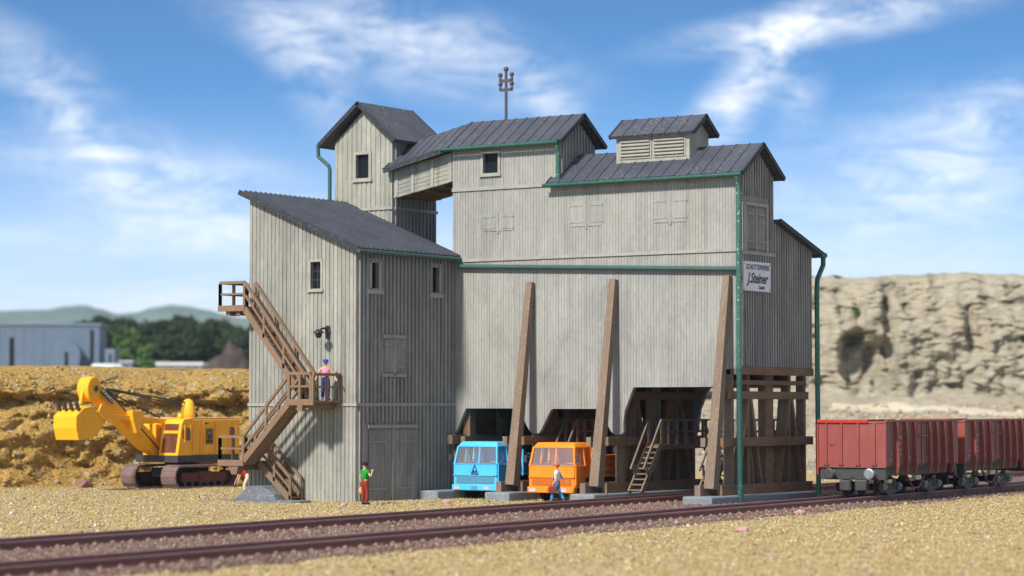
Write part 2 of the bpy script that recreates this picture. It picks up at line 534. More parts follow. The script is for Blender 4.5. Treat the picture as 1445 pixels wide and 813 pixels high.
def thing(name, label, cat, loc=(0, 0, 0), rz=0, group=None):
    o = bpy.data.objects.new(name, None)
    COL.objects.link(o)
    o.location = loc; o.rotation_euler = (0, 0, rz)
    o.empty_display_size = 0.3
    return tag(o, label, cat, group)

def tag(o, label=None, cat=None, group=None, kind=None):
    if label: o['label'] = label
    if cat: o['category'] = cat
    if group: o['group'] = group
    if kind: o['kind'] = kind
    return o

def copy_tree(o, parent=None):
    c = o.copy(); COL.objects.link(c)
    c.parent = parent
    for ch in list(o.children):
        copy_tree(ch, c)
    return c

def text_mesh(txt, size, name, m, parent=None, shear=0.0, extrude=0.006, off=0.0, sx=1.0):
    cu = bpy.data.curves.new(name, 'FONT')
    cu.body = txt; cu.size = size; cu.align_x = 'CENTER'; cu.align_y = 'CENTER'
    cu.shear = shear; cu.extrude = extrude; cu.offset = off
    t = bpy.data.objects.new(name + '_src', cu)
    COL.objects.link(t)
    bpy.context.view_layer.update()
    me = bpy.data.meshes.new_from_object(t.evaluated_get(bpy.context.evaluated_depsgraph_get()))
    bpy.data.objects.remove(t)
    for v in me.vertices:
        v.co.x *= sx
    me.materials.clear(); me.materials.append(m)
    o = bpy.data.objects.new(name, me); COL.objects.link(o)
    o.parent = parent
    return o

def at(lat, dep, z=0.0):
    p = Vector((CAM.x, CAM.y, 0)) + DV * dep + RV * lat
    return Vector((p.x, p.y, z))
M['maroon2'] = simple('red_oxide_frame', (0.10, 0.028, 0.022), (0.15, 0.05, 0.04), 2.0, 0.7, 0.3)
M['plate'] = simple('brown_name_plate', (0.30, 0.15, 0.02), (0.24, 0.12, 0.02), 3, 0.5, 0.3)
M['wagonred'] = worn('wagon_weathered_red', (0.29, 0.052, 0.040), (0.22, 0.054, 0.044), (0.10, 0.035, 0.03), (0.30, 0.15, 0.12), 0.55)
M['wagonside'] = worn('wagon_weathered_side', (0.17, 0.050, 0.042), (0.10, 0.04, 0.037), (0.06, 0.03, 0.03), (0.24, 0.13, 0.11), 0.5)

# ================================================================== SETTING
def sheet(name, us, vs, f, m, kind='structure', smooth=True):
    nu, nv = len(us), len(vs)
    co = []
    for u in us:
        for v in vs:
            co.append(f(u, v))
    fs = []
    for i in range(nu - 1):
        for j in range(nv - 1):
            a = i * nv + j
            fs.append((a, a + nv, a + nv + 1, a + 1))
    me = bpy.data.meshes.new(name)
    me.from_pydata(co, [], fs)
    me.materials.append(m)
    me.polygons.foreach_set('use_smooth', [smooth] * len(me.polygons))
    bm = bmesh.new(); bm.from_mesh(me)
    bmesh.ops.recalc_face_normals(bm, faces=bm.faces)
    bm.to_mesh(me); bm.free()
    o = bpy.data.objects.new(name, me); COL.objects.link(o)
    if kind: o['kind'] = kind
    return o

def N(x, y, z=0.0, oct_=4, s=1.0):
    return mnoise.fractal(Vector((x * s, y * s, z * s)), 1.0, 2.0, oct_)

# ---- ground sheet
def groundmat():
    b = NB('sandy_ground', 0.95, 0, 0.1)
    n1 = b.noise(0.12, 5, 0.6, (1, 1, 1), 0.35, 0.68)
    n2 = b.noise(1.6, 6, 0.75, (1, 1, 1), 0.3, 0.7)
    v = b.n('ShaderNodeTexVoronoi')
    v.inputs['Scale'].default_value = 6.5
    b.l(b.tc.outputs['Object'], v.inputs['Vector'])
    w = b.n('ShaderNodeTexWhiteNoise', noise_dimensions='3D')
    b.l(v.outputs['Color'], w.inputs['Vector'])
    c = b.ramp(w.outputs['Value'], [(0.0, (0.40, 0.285, 0.11)), (0.35, (0.50, 0.38, 0.165)), (0.62, (0.36, 0.265, 0.115)), (0.80, (0.55, 0.46, 0.26)), (0.93, (0.30, 0.25, 0.18)), (1.0, (0.60, 0.56, 0.46))])
    c = b.mix(b.math('MULTIPLY', n2, 0.40), c, (0.30, 0.215, 0.09))
    c = b.mix(b.math('MULTIPLY', n1, 0.30), c, (0.54, 0.42, 0.20))
    b.color(c)
    b.bump(v.outputs['Distance'], 0.8, 0.10)
    return b.m
M['ground'] = groundmat()

def axis(lo, hi, fine_lo, fine_hi, step):
    a = [x * step + fine_lo for x in range(int((fine_hi - fine_lo) / step) + 1)]
    k = step * 1.5
    left = []; x = fine_lo
    while x > lo:
        x -= k; k *= 1.35; left.append(max(x, lo))
    k = step * 1.5; right = []; x = fine_hi
    while x < hi:
        x += k; k *= 1.35; right.append(min(x, hi))
    return left[::-1] + a + right
def gheight(x, y):
    return GZ + 0.05 * N(x, y, 0, 4, 0.35) + 0.03 * N(x, y, 5, 3, 1.3)
def fground(l, d):
    p = at(l, d)
    k = 1.0 if d < 220 and abs(l) < 70 else 0.0
    p.z = gheight(p.x, p.y) if k else GZ - 0.05
    return p
sheet('ground', axis(-7000, 7000, -42, 42, 0.6), axis(2, 9500, 48, 152, 0.6), fground, M['ground'])

# ---- railway beds (low ballast shoulders)
TRK = 0.07        # the tracks run 4 degrees off the depth of the building
def tc_pt(x0, s, off=0.0, z=0.0):
    """s metres along the track from y = 0, off metres to the right"""
    k = math.sqrt(1 + TRK * TRK)
    return Vector((x0 - TRK * s / k + off / k, s / k + off * TRK / k, z))
TRACKS = (-4.05, 4.0)
def ballmat():
    b = NB('ballast', 0.9, 0, 0.15)
    v = b.n('ShaderNodeTexVoronoi')
    v.inputs['Scale'].default_value = 8.0
    b.l(b.tc.outputs['Object'], v.inputs['Vector'])
    w = b.n('ShaderNodeTexWhiteNoise', noise_dimensions='3D')
    b.l(v.outputs['Color'], w.inputs['Vector'])
    c = b.ramp(w.outputs['Value'], [(0.0, (0.08, 0.05, 0.048)), (0.4, (0.17, 0.11, 0.105)), (0.7, (0.24, 0.165, 0.155)), (1.0, (0.14, 0.115, 0.11))])
    b.color(c)
    b.bump(v.outputs['Distance'], 0.9, 0.10)
    return b.m
M['ballast'] = ballmat()
BW = TRACKS[1] - TRACKS[0]
def fb(s_, o):
    """one ballast bed carries both tracks; o runs 0..1 across it"""
    wl_ = 1.25 + 0.2 * N(s_ * 0.4, 1, 2, 3); wr_ = 3.1 + 0.5 * N(s_ * 0.35, 7, 2, 3)
    off = -wl_ + o * (BW + wl_ + wr_)
    p = tc_pt(TRACKS[0], s_, off)
    e_ = min(o * 12, (1 - o) * 9, 1)
    p.z = GZ - 0.06 + 0.10 * e_ + 0.03 * N(p.x, p.y, 3, 3, 1.5)
    return p
sheet('railway_bed', [i * 0.8 - 76 for i in range(190)], [i / 60 for i in range(61)], fb, M['ballast'])

# ---- loose stones: sandy gravel and ballast
def stones(name, pts, sizes, m, label_kind='stuff'):
    n = len(pts)
    base = np.array([(1, 0, 0), (-1, 0, 0), (0, 1, 0), (0, -1, 0), (0, 0, 1), (0, 0, -1)], float)
    ft = np.array([(0, 2, 4), (2, 1, 4), (1, 3, 4), (3, 0, 4), (2, 0, 5), (1, 2, 5), (3, 1, 5), (0, 3, 5)])
    a = rng.uniform(0, math.pi, n); ca, sa = np.cos(a), np.sin(a)
    v = np.repeat(base[None], n, 0) * rng.uniform(0.65, 1.25, (n, 6, 1))
    v += rng.uniform(-0.28, 0.28, (n, 6, 3))
    v *= (sizes[:, None, None] * rng.uniform(0.6, 1.3, (n, 1, 3)))
    x = v[:, :, 0] * ca[:, None] - v[:, :, 1] * sa[:, None]
    y = v[:, :, 0] * sa[:, None] + v[:, :, 1] * ca[:, None]
    v = np.stack([x, y, v[:, :, 2] * 0.75], 2) + pts[:, None, :]
    f = (ft[None] + (np.arange(n) * 6)[:, None, None]).reshape(-1)
    me = bpy.data.meshes.new(name)
    me.vertices.add(n * 6)
    me.vertices.foreach_set('co', v.reshape(-1))
    nf = n * 8
    me.loops.add(nf * 3)
    me.loops.foreach_set('vertex_index', f.astype(np.int32))
    me.polygons.add(nf)
    me.polygons.foreach_set('loop_start', np.arange(0, nf * 3, 3, dtype=np.int32))
    me.polygons.foreach_set('loop_total', np.full(nf, 3, dtype=np.int32))
    me.materials.append(m)
    me.update(); me.validate()
    o = bpy.data.objects.new(name, me); COL.objects.link(o)
    o['kind'] = label_kind
    return o

def stonemat(name, stops, rough=0.9):
    b = NB(name, rough, 0, 0.2)
    c = b.ramp(b.geo.outputs['Random Per Island'], stops, 'CONSTANT')
    c = b.mix(b.noise(14, 3, 0.6, (1, 1, 1), 0.3, 0.7), c, b.mix(0.5, c, (0.05, 0.035, 0.02)))
    b.color(c)
    return b.m
M['gravel'] = stonemat('gravel_stones', [(0, (0.54, 0.40, 0.17)), (0.22, (0.62, 0.49, 0.25)), (0.42, (0.44, 0.31, 0.12)), (0.60, (0.38, 0.28, 0.14)), (0.72, (0.68, 0.58, 0.36)), (0.86, (0.30, 0.235, 0.15)),
                                         (0.93, (0.50, 0.47, 0.40)), (0.965, (0.52, 0.24, 0.16)), (0.985, (0.80, 0.77, 0.70))])
M['gravel'].node_tree.nodes['Principled BSDF'].inputs['Roughness'].default_value = 0.95
M['ballast_stone'] = stonemat('ballast_stones', [(0, (0.19, 0.115, 0.098)), (0.3, (0.25, 0.16, 0.138)), (0.52, (0.12, 0.074, 0.064)), (0.72, (0.27, 0.21, 0.18)), (0.86, (0.30, 0.17, 0.14)), (0.96, (0.42, 0.36, 0.30))])

def in_bed(x, y, half):
    r = np.zeros(len(x), bool)
    for x0 in TRACKS:
        cx = x0 - TRK * y
        r |= (x - cx > (-1.3 if x0 < 0 else -9)) & (x - cx < (9 if x0 < 0 else 2.9)) & (x + TRK * y > -5.4) & (x + TRK * y < 6.9)
    return r
BUILD = [(-22.4, -15.9, -7.95, 0.2)]
def scatter(n, lat_k, d0, d1, p=1.0):
    d = d0 + (d1 - d0) * rng.random(n) ** p
    l = (rng.random(n) * 2 - 1) * (d * lat_k + 1.5)
    x = CAM.x + DV.x * d + RV.x * l
    y = CAM.y + DV.y * d + RV.y * l
    return x, y
def hz(x, y):
    return np.array([gheight(a, b) for a, b in zip(x, y)])
x, y = scatter(200000, 0.222, 58, 152, 0.9)
keep = ~in_bed(x, y, 2.0) & ~((x > -22.4) & (x < -15.9) & (y > -7.9)) & (rng.random(len(x)) < 1)
x, y = x[keep], y[keep]
sz = rng.uniform(0.020, 0.056, len(x)) * np.where(rng.random(len(x)) < 0.02, 2.2, 1.0)
stones('gravel', np.stack([x, y, hz(x, y) + sz * 0.25], 1), sz, M['gravel'])
nb = 95000
s = -62 + 92 * rng.random(nb) ** 1.0; o = rng.uniform(-1.45, BW + 3.4, nb)
px_ = TRACKS[0] - TRK * s + o; py_ = s
e = np.clip(np.minimum((o + 1.25) * 1.0, (BW + 3.1 - o) * 0.8), 0, 1)
keepb = rng.random(nb) < np.clip(e + 0.35, 0, 1)
sz = rng.uniform(0.035, 0.085, nb)
k2 = ~((py_ > -3.1) & (py_ < 7.6) & (np.abs(px_ + 0.5) < 0.75)) & keepb
stones('ballast_stones', np.stack([px_, py_, GZ - 0.03 + 0.08 * e + sz * 0.2], 1)[k2], sz[k2], M['ballast_stone'])
x, y = scatter(9000, 0.222, 58, 130, 0.9)
kk = (x + TRK * y > -5.4) & (x + TRK * y < 6.9)
x, y = x[kk], y[kk]; sz = rng.uniform(0.03, 0.06, len(x))
stones('gravel_spill', np.stack([x, y, np.full(len(x), GZ + 0.08)], 1), sz, M['gravel'])

# a few larger loose rocks one can tell apart
def rock(name, x, y, r, m, label, group=None):
    bm = bmesh.new()
    bmesh.ops.create_icosphere(bm, subdivisions=2, radius=r)
    sd = random.random() * 50
    for v in bm.verts:
        k = 1 + 0.35 * N(v.co.x / r + sd, v.co.y / r, v.co.z / r, 2, 1.1)
        v.co = Vector((v.co.x * k * 1.25, v.co.y * k, v.co.z * k * 0.7))
    me = bpy.data.meshes.new(name); bm.to_mesh(me); bm.free()
    me.materials.append(m)
    o = bpy.data.objects.new(name, me); COL.objects.link(o)
    o.location = (x, y, gheight(x, y) + r * 0.3); o.rotation_euler = (0, 0, random.random() * 3)
    return tag(o, label, 'rock', group)
M['rock_pink'] = simple('pink_rock', (0.52, 0.30, 0.28), (0.44, 0.26, 0.25), 4, 0.9, 0.2)
M['rock_red'] = simple('red_brown_rock', (0.25, 0.12, 0.10), (0.33, 0.17, 0.14), 3, 0.85, 0.2, speck=(0.5, 0.4, 0.35))
M['rock_grey'] = simple('grey_rock', (0.34, 0.33, 0.36), (0.24, 0.24, 0.27), 3, 0.9, 0.2)

# ---- sandy bank behind the excavator
def bankmat():
    b = NB('ochre_bank', 0.95, 0, 0.1)
    n1 = b.noise(0.45, 7, 0.7, (1, 1, 1.6), 0.36, 0.66, 0.5)
    n2 = b.noise(2.4, 6, 0.75, (1, 1, 1), 0.34, 0.68)
    v = b.n('ShaderNodeTexVoronoi')
    v.inputs['Scale'].default_value = 3.4
    b.l(b.tc.outputs['Object'], v.inputs['Vector'])
    w = b.n('ShaderNodeTexWhiteNoise', noise_dimensions='3D')
    b.l(v.outputs['Color'], w.inputs['Vector'])
    c = b.mix(n1, (0.62, 0.375, 0.095), (0.42, 0.29, 0.100))
    c = b.mix(b.math('MULTIPLY', n2, 0.8), c, (0.72, 0.47, 0.16))
    c = b.mix(b.math('MULTIPLY', b.noise(6, 4, 0.7, (1, 1, 1), 0.48, 0.66), 0.75), c, (0.15, 0.095, 0.032))
    g = b.math('GREATER_THAN', w.outputs['Value'], 0.96)
    c = b.mix(b.math('MULTIPLY', g, 0.8), c, (0.55, 0.50, 0.42))
    b.color(c)
    b.bump(b.math('ADD', n2, v.outputs['Distance']), 0.9, 0.16)
    return b.m
M['bank'] = bankmat()
PROF = [(-1.5, GZ - 0.1), (0, GZ + 0.05), (0.5, 0.5), (1.0, 1.6), (1.7, 2.9), (2.5, 3.9), (3.4, 4.45), (3.0, 4.95), (3.6, 5.5), (5.0, 6.0), (7.5, 6.45), (12, 6.62), (30, 6.7), (120, 6.6), (420, 6.6), (1300, 6.6)]
def prof(t):
    k = t * (len(PROF) - 1); i = min(int(k), len(PROF) - 2); f = k - i
    a, b_ = PROF[i], PROF[i + 1]
    return a[0] + (b_[0] - a[0]) * f, a[1] + (b_[1] - a[1]) * f
def bank_base(l):
    return 146 + (max(l, -30) + 13) * 0.72 if l < 0 else 155.4 + l * 0.4
def fbank(l, t):
    o, z = prof(t)
    fade = 1 if z > 0 and o < 30 else 0.3
    low = 1 if l > -62 else 1
    n1 = N(l, z * 1.3, 3, 5, 0.28); n2 = N(l, z * 1.2, 9, 4, 1.1)
    amp = max(0, min(1, z / 1.0 + 0.2)) * (1.0 if o < 9 else 0.15)
    d = bank_base(l) + o + amp * (1.5 * n1 + 0.6 * n2 + 0.35 * N(l, z, 14, 4, 2.6)) + 0.7 * math.sin(l * 0.23)
    z += (0.35 * N(l, 2, 1, 3, 0.25) + 0.18 * n2) * (1 if 0.3 < z < 6.3 else 0.25)
    if l > -7:                      # the bank runs out to the right, behind the works
        z = GZ - 0.15 + (z - GZ) * max(0, 1 - (l + 7) / 8)
    p = at(l, d); p.z = z
    return p
ts = [i / 150 for i in range(0, 111)] + [0.74 + i / 70 for i in range(1, 19)]
ts = [t for t in ts if t <= 1.0] + [1.0]
sheet('sand_bank', [-120 + i * 3 for i in range(25)] + [-45 + i * 0.20 for i in range(1, 240)], ts, fbank, M['bank'])
# lumps of stone lying in the face of the bank
pts = []; szs = []
for _ in range(4200):
    l = random.uniform(-36, -6); t = random.uniform(0.06, 0.66)
    p = fbank(l, t)
    pts.append((p.x, p.y, p.z)); szs.append(random.choice([0.05, 0.06, 0.07, 0.08, 0.10, 0.12, 0.18]) * random.uniform(0.7, 1.2))
M['bankstone'] = stonemat('bank_stones', [(0, (0.50, 0.30, 0.08)), (0.3, (0.60, 0.40, 0.14)), (0.5, (0.30, 0.19, 0.06)), (0.66, (0.44, 0.33, 0.18)), (0.90, (0.50, 0.42, 0.30)), (0.97, (0.40, 0.38, 0.35))])
stones('bank_stones', np.array(pts), np.array(szs), M['bankstone'])

# ---- quarry face on the right
def quarrymat():
    b = NB('quarry_rock', 0.95, 0, 0.1)
    n1 = b.noise(0.16, 7, 0.7, (1, 1, 2.2), 0.36, 0.66, 0.8)
    n2 = b.noise(0.9, 6, 0.75, (1, 1, 3.0), 0.35, 0.68, 0.4)
    stn = b.noise(0.5, 5, 0.65, (2.0, 2.0, 0.25), 0.52, 0.72, 0.5)
    c = b.mix(n1, (0.54, 0.475, 0.35), (0.64, 0.59, 0.47))
    c = b.mix(b.math('MULTIPLY', n2, 0.6), c, (0.36, 0.30, 0.21))
    c = b.mix(b.math('MULTIPLY', stn, 0.6), c, (0.36, 0.24, 0.13))
    c = b.mix(b.math('MULTIPLY', b.noise(0.10, 6, 0.7, (1, 1, 1.5), 0.50, 0.66, 0.6), 0.75), c, (0.28, 0.245, 0.19))
    c = b.mix(b.math('MULTIPLY', b.noise(0.13, 5, 0.6, (1, 1, 0.6), 0.55, 0.7, 0.3), 0.6), c, (0.66, 0.58, 0.42))
    b.color(c)
    b.bump(n2, 0.8, 0.4)
    return b.m
M['quarry'] = quarrymat()
QP = [(-80, GZ - 0.1), (-60, 0.1), (-34, 1.9), (-14, 3.5), (-4, 4.6), (0, 5.2), (0.8, 7.0), (1.4, 8.6), (2.2, 10.0), (3.0, 11.6), (3.6, 13.2), (5.4, 14.6), (7.5, 16.0), (8.6, 17.2), (11, 17.9), (60, 18.0), (300, 18)]
POCK = [(1215, 505, 28, 40, 3.6), (1240, 515, 20, 36, 2.6), (1257, 462, 9, 46, 3.2), (1205, 482, 14, 14, 2.2), (1196, 436, 8, 9, 1.6), (1218, 436, 5, 14, 1.6), (1288, 436, 9, 11, 1.8), (1168, 420, 6, 12, 1.4), (1330, 520, 12, 20, 2.0), (1380, 470, 16, 40, 2.6), (1276, 520, 8, 9, 1.2), (1100, 480, 20, 40, 3.0)]
def fq(l, t):
    k = t * (len(QP) - 1); i = min(int(k), len(QP) - 2); f = k - i
    o = QP[i][0] + (QP[i + 1][0] - QP[i][0]) * f; z = QP[i][1] + (QP[i + 1][1] - QP[i][1]) * f
    a = max(0.0, min(1.0, (z - 4.5) / 1.5)) if o < 11 else 0.1
    n1 = N(l, z * 0.6, 4, 4, 0.075); n2 = N(l, z * 1.6, 8, 5, 0.30); n3 = N(l * 0.35, z, 12, 4, 0.9)
    d = 250 + o + a * (2.4 * n1 + 1.4 * n2 + 0.7 * n3 + 0.45 * N(l, z * 2.5, 15, 4, 1.3) + 1.6 * N(l, z * 0.28, 20, 5, 0.5))
    if a > 0.2:
        for cx, cy, rx, ry, dp in POCK:
            ll = (cx - 722) * 252 / 3524; zz = 4.2 + (575 - cy) * 252 / 3524
            q = math.hypot((l - ll) / (rx * 0.0715), (z - zz) / (ry * 0.0715)) + 0.35 * n2
            if q < 1.15:
                d += dp * (0.9 if rx > 18 and cx < 1300 else 0.6) * min(1, max(0, (1.15 - q) * 3))
    z += (0.5 * n2 + 0.3 * n1) * (0.4 if o < 0 else 1.0) * (0 if i == 0 else 1)
    z += 0.25 * math.sin(l * 0.16) * (1 if z > 12 else 0)
    if o < -2:
        z += 0.55 * max(0, N(l, o, 2, 4, 0.22)) * (1 if o > -60 else 0)
    if l < 6:
        z = GZ - 0.2 + (z - GZ) * max(0, (l + 18) / 24)
    p = at(l, d); p.z = z
    return p
sheet('quarry_face', [-18 + i * 0.34 for i in range(250)] + [67 + i * 3 for i in range(1, 22)], [i / 260 for i in range(261)], fq, M['quarry'])
M['track_sand'] = simple('pale_haul_road', (0.60, 0.54, 0.42), (0.52, 0.45, 0.33), 0.2, 0.95, 0.1)
def froad(a, b_):
    l = 31 + a * 26 + b_ * 0.6; o = -7 - 16 * a * a + b_ * (3.2 + 1.0 * N(a * 9, 1, 2, 3))
    kk = (o + 80)
    for i in range(len(QP) - 1):
        if QP[i][0] <= o <= QP[i + 1][0]:
            f = (o - QP[i][0]) / (QP[i + 1][0] - QP[i][0]); z = QP[i][1] + (QP[i + 1][1] - QP[i][1]) * f
            break
    k = next(i for i in range(len(QP) - 1) if QP[i][0] <= o <= QP[i + 1][0])
    t = (k + (o - QP[k][0]) / (QP[k + 1][0] - QP[k][0])) / (len(QP) - 1)
    p = fq(l, t); p.z += 0.06 * (1 - abs(b_)) 
    return p
sheet('haul_road', [i / 90 for i in range(91)], [-1 + i / 8 for i in range(17)], froad, M['track_sand'])

# rubble lying between the tracks and the quarry
pts = []; szs = []
for _ in range(7000):
    l = random.uniform(14, 66); d = random.triangular(150, 246, 232)
    o_ = d - 250
    if o_ > -80:
        k = next(i for i in range(len(QP) - 1) if QP[i][0] <= o_ <= QP[i + 1][0])
        p = fq(l, (k + (o_ - QP[k][0]) / (QP[k + 1][0] - QP[k][0])) / (len(QP) - 1))
    else:
        p = at(l, d, GZ)
    sz_ = random.choice([.06, .08, .1, .14, .2, .32]) * random.uniform(.7, 1.2)
    pts.append((p.x, p.y, p.z + sz_ * .2)); szs.append(sz_)
M['rubble'] = stonemat('quarry_rubble', [(0, (0.50, 0.42, 0.28)), (0.4, (0.56, 0.48, 0.34)), (0.65, (0.36, 0.29, 0.20)), (0.85, (0.42, 0.26, 0.20)), (0.95, (0.60, 0.56, 0.48))])
stones('quarry_rubble', np.array(pts), np.array(szs), M['rubble'])

# ---- far hills
def hillmat(name, c1, c2, c3, sc):
    b = NB(name, 0.95, 0, 0.05)
    n1 = b.noise(sc, 6, 0.7, (1, 1, 1.5), 0.4, 0.64)
    n2 = b.noise(sc * 3.3, 6, 0.7, (1, 1, 1), 0.50, 0.68)
    c = b.mix(n1, c1, c2)
    c = b.mix(b.math('MULTIPLY', n2, 0.7), c, c3)
    b.color(c)
    return b.m
M['hill'] = hillmat('hill_scrub', (0.095, 0.155, 0.135), (0.135, 0.195, 0.175), (0.26, 0.25, 0.23), 0.006)
RID = [(-900, 452), (-300, 447), (-60, 440), (60, 437), (95, 432), (118, 430), (140, 436), (165, 443), (190, 441), (215, 434), (240, 430), (262, 432), (290, 437), (315, 443), (340, 448), (420, 452), (700, 458), (1100, 466), (1600, 470), (2400, 470)]
def rid(px):
    for (a, b_), (c, d) in zip(RID, RID[1:]):
        if a <= px <= c:
            f = (px - a) / (c - a); f = f * f * (3 - 2 * f)
            return b_ + (d - b_) * f
    return 470
def fhill(px, t):
    D0 = 3000
    l = (px - 722) * D0 / 3524
    h = 4.2 + (575 - rid(px)) * D0 / 3524
    if t < 0.6:
        k = t / 0.6; d = 2000 + 1000 * k; z = GZ + (h - GZ) * (k ** 1.5) + 9 * N(px, d * 0.05, 1, 5, 0.02) * k * (1 - k) * 4
    else:
        k = (t - 0.6) / 0.4; d = 3000 + 900 * k; z = h * (1 - k * k) + GZ
    p = at(l * d / D0, d); p.z = z
    return p
sheet('hills', [-900 + i * 7 for i in range(470)], [i / 40 for i in range(41)], fhill, M['hill'])

# wooded rise and bare earth slope beyond the bank
M['underwood'] = hillmat('wood_floor', (0.022, 0.042, 0.014), (0.040, 0.066, 0.022), (0.055, 0.075, 0.03), 0.08)
M['scar'] = hillmat('bare_earth', (0.085, 0.065, 0.055), (0.060, 0.050, 0.044), (0.11, 0.085, 0.065), 0.15)
def fwood(l, t):
    d = 455 + t * 260
    edge = max(0.0, min(1.0, (l + 150) / 50)) * max(0.0, min(1.0, (-12 - l) / 26))
    z = 6.0 + edge * (13.5 * min(1, t / 0.42) ** 0.8 * (1 if t < 0.6 else max(0, 1 - (t - 0.6) / 0.4)) + 2.0 * N(l, d, 0, 3, 0.03) * min(1, t * 4))
    p = at(l, d); p.z = z
    return p
sheet('wooded_rise', [-150 + i * 2.5 for i in range(57)], [i / 40 for i in range(41)], fwood, M['underwood'])
def fscar(l, t):
    d = 428 + t * 26
    e = max(0, 1 - abs((l + 51.5 - 2.2 * t) / (7.0 + 1.2 * math.sin(t * 9 + l))) ** 2.0)
    e = e ** 1.5 * (1 + 0.25 * N(l, t * 8, 6, 3, 0.35))
    z = 5.8 + e * 9.2 * math.sin(min(1, t * 1.3) * math.pi / 2) * (1 if t < 0.8 else (1 - t) / 0.2) + 0.5 * N(l, d, 2, 3, 0.2) * e
    p = at(l, d); p.z = z
    return p
sheet('earth_mound', [-61 + i * 0.4 for i in range(52)], [i / 30 for i in range(31)], fscar, M['scar'])

# ---- trees of the wood: three kinds, each with trunk and leaf crown
def leafmat(name, c1, c2, c3):
    b = NB(name, 0.7, 0, 0.25)
    c = b.ramp(b.geo.outputs['Random Per Island'], [(0, c1), (0.45, c2), (0.85, c3)], 'LINEAR')
    b.color(c)
    b.p.inputs['Subsurface Weight'].default_value = 0.0
    return b.m
M['leaf'] = leafmat('leaves', (0.020, 0.042, 0.014), (0.032, 0.064, 0.020), (0.055, 0.092, 0.030))
M['leaf2'] = leafmat('bright_leaves', (0.035, 0.078, 0.018), (0.052, 0.108, 0.026), (0.080, 0.140, 0.038))
M['leaf3'] = leafmat('dark_leaves', (0.012, 0.026, 0.011), (0.020, 0.040, 0.015), (0.032, 0.056, 0.022))
M['bark'] = simple('bark', (0.09, 0.06, 0.04), (0.13, 0.09, 0.06), 2, 0.9, 0.1)
def leaf_crown(name, lobes, n, size, m, parent):
    cs = []; tot = sum(r ** 2 for *_, r in lobes)
    vs = np.zeros((n, 4, 3)); i = 0
    for k in range(n):
        u = random.random() * tot
        for cx, cy, cz, r in lobes:
            u -= r ** 2
            if u <= 0: break
        while True:
            q = Vector((random.gauss(0, 1), random.gauss(0, 1), random.gauss(0, 1))).normalized()
            if q.z > -0.75: break
        rr = r * (0.62 + 0.45 * random.random() ** 0.6) * (1 + 0.22 * N(q.x * 2 + cx, q.y * 2 + cy, q.z * 2 + cz, 3, 1.6))
        c = Vector((cx, cy, cz)) + Vector((q.x * rr, q.y * rr, q.z * rr * 0.95))
        a = (q + Vector((random.gauss(0, .5), random.gauss(0, .5), random.gauss(0, .5)))).normalized()
        t1 = a.cross(Vector((random.gauss(0, 1), random.gauss(0, 1), random.gauss(0, 1)))).normalized(); t2 = a.cross(t1)
        s_ = size * random.uniform(0.6, 1.3)
        for j, (p, w_) in enumerate(((-1, -.6), (1, -.5), (.8, .7), (-.9, .5))):
            vs[k, j] = c + t1 * (p * s_) + t2 * (w_ * s_)
    me = bpy.data.meshes.new(name)
    me.from_pydata(vs.reshape(-1, 3).tolist(), [], [(4 * k, 4 * k + 1, 4 * k + 2, 4 * k + 3) for k in range(n)])
    me.materials.append(m)
    o = bpy.data.objects.new(name, me); COL.objects.link(o); o.parent = parent
    return o
def tree_kind(label, m, lobes, h, n, size):
    t = thing('broadleaf_tree', label, 'tree', group='trees of the wood beyond the sandy bank')
    b = MB().tube([(0, 0, -0.5), (0.1, 0, h * 0.25), (-0.1, 0.1, h * 0.5), (0.1, 0, h * 0.8)], 0.32, 8, 0.08)
    for a in range(5):
        an = a * 1.3
        b.tube([(0, 0, h * (0.3 + 0.07 * a)), (math.cos(an) * h * .13, math.sin(an) * h * .13, h * (0.45 + .07 * a)), (math.cos(an) * h * .22, math.sin(an) * h * .22, h * (0.55 + .07 * a))], 0.13, 6, 0.03)
    b.build('trunk', M['bark'], t)
    leaf_crown('crown', lobes, n, size, m, t)
    return t
def lob(h, w, k, sd):
    random.seed(sd)
    L = [(0, 0, h * 0.62, w * 0.62)]
    for _ in range(k):
        a = random.random() * 6.28; rr = random.uniform(.25, .62) * w; z = random.uniform(.28, .88) * h
        L.append((math.cos(a) * rr, math.sin(a) * rr, z, random.uniform(.26, .46) * w * (1.15 - 0.45 * z / h)))
    return L
TL = ['dark green broadleaf tree in the wood beyond the bank', 'brighter green broadleaf tree at the front of the wood', 'very dark dense tree in the wood beyond the bank']
kinds = [tree_kind(TL[0], M['leaf'], lob(11, 4.6, 9, 2), 11, 3600, 0.34), tree_kind(TL[1], M['leaf2'], lob(10, 4.8, 9, 5), 10, 3600, 0.34), tree_kind(TL[2], M['leaf3'], lob(12, 5.0, 10, 9), 12, 3800, 0.36)]
random.seed(21)
spots = []
for row, (dep, zt, n) in enumerate([(462, 6.8, 12), (482, 10.2, 12), (505, 13.4, 12), (530, 15.9, 11)]):
    for i in range(n):
        l = -89 + (i + 0.5) * (52.0 / n) + random.uniform(-1.2, 1.2)
        if row == 0 and (l > -61 or l < -84): continue
        if row == 0 and random.random() < 0.2: continue
        spots.append((l, dep + random.uniform(-6, 6), zt, row))
spots += [(-106, 500, 12.5, 2), (-100, 492, 12, 1), (-96, 480, 9.5, 0), (-113, 505, 12, 2), (-36, 500, 12.5, 2), (-30, 495, 11, 1), (-24, 505, 8, 2)]
used = [False] * 3
seq = {}
spots.sort(key=lambda q: q[0])
ORD = ['leftmost', 'second from left', 'third from left', 'fourth from left', 'fifth from left', 'sixth from left', 'seventh from left', 'eighth from left', 'ninth from left', 'tenth from left', 'eleventh from left', 'twelfth from left', 'thirteenth from left']
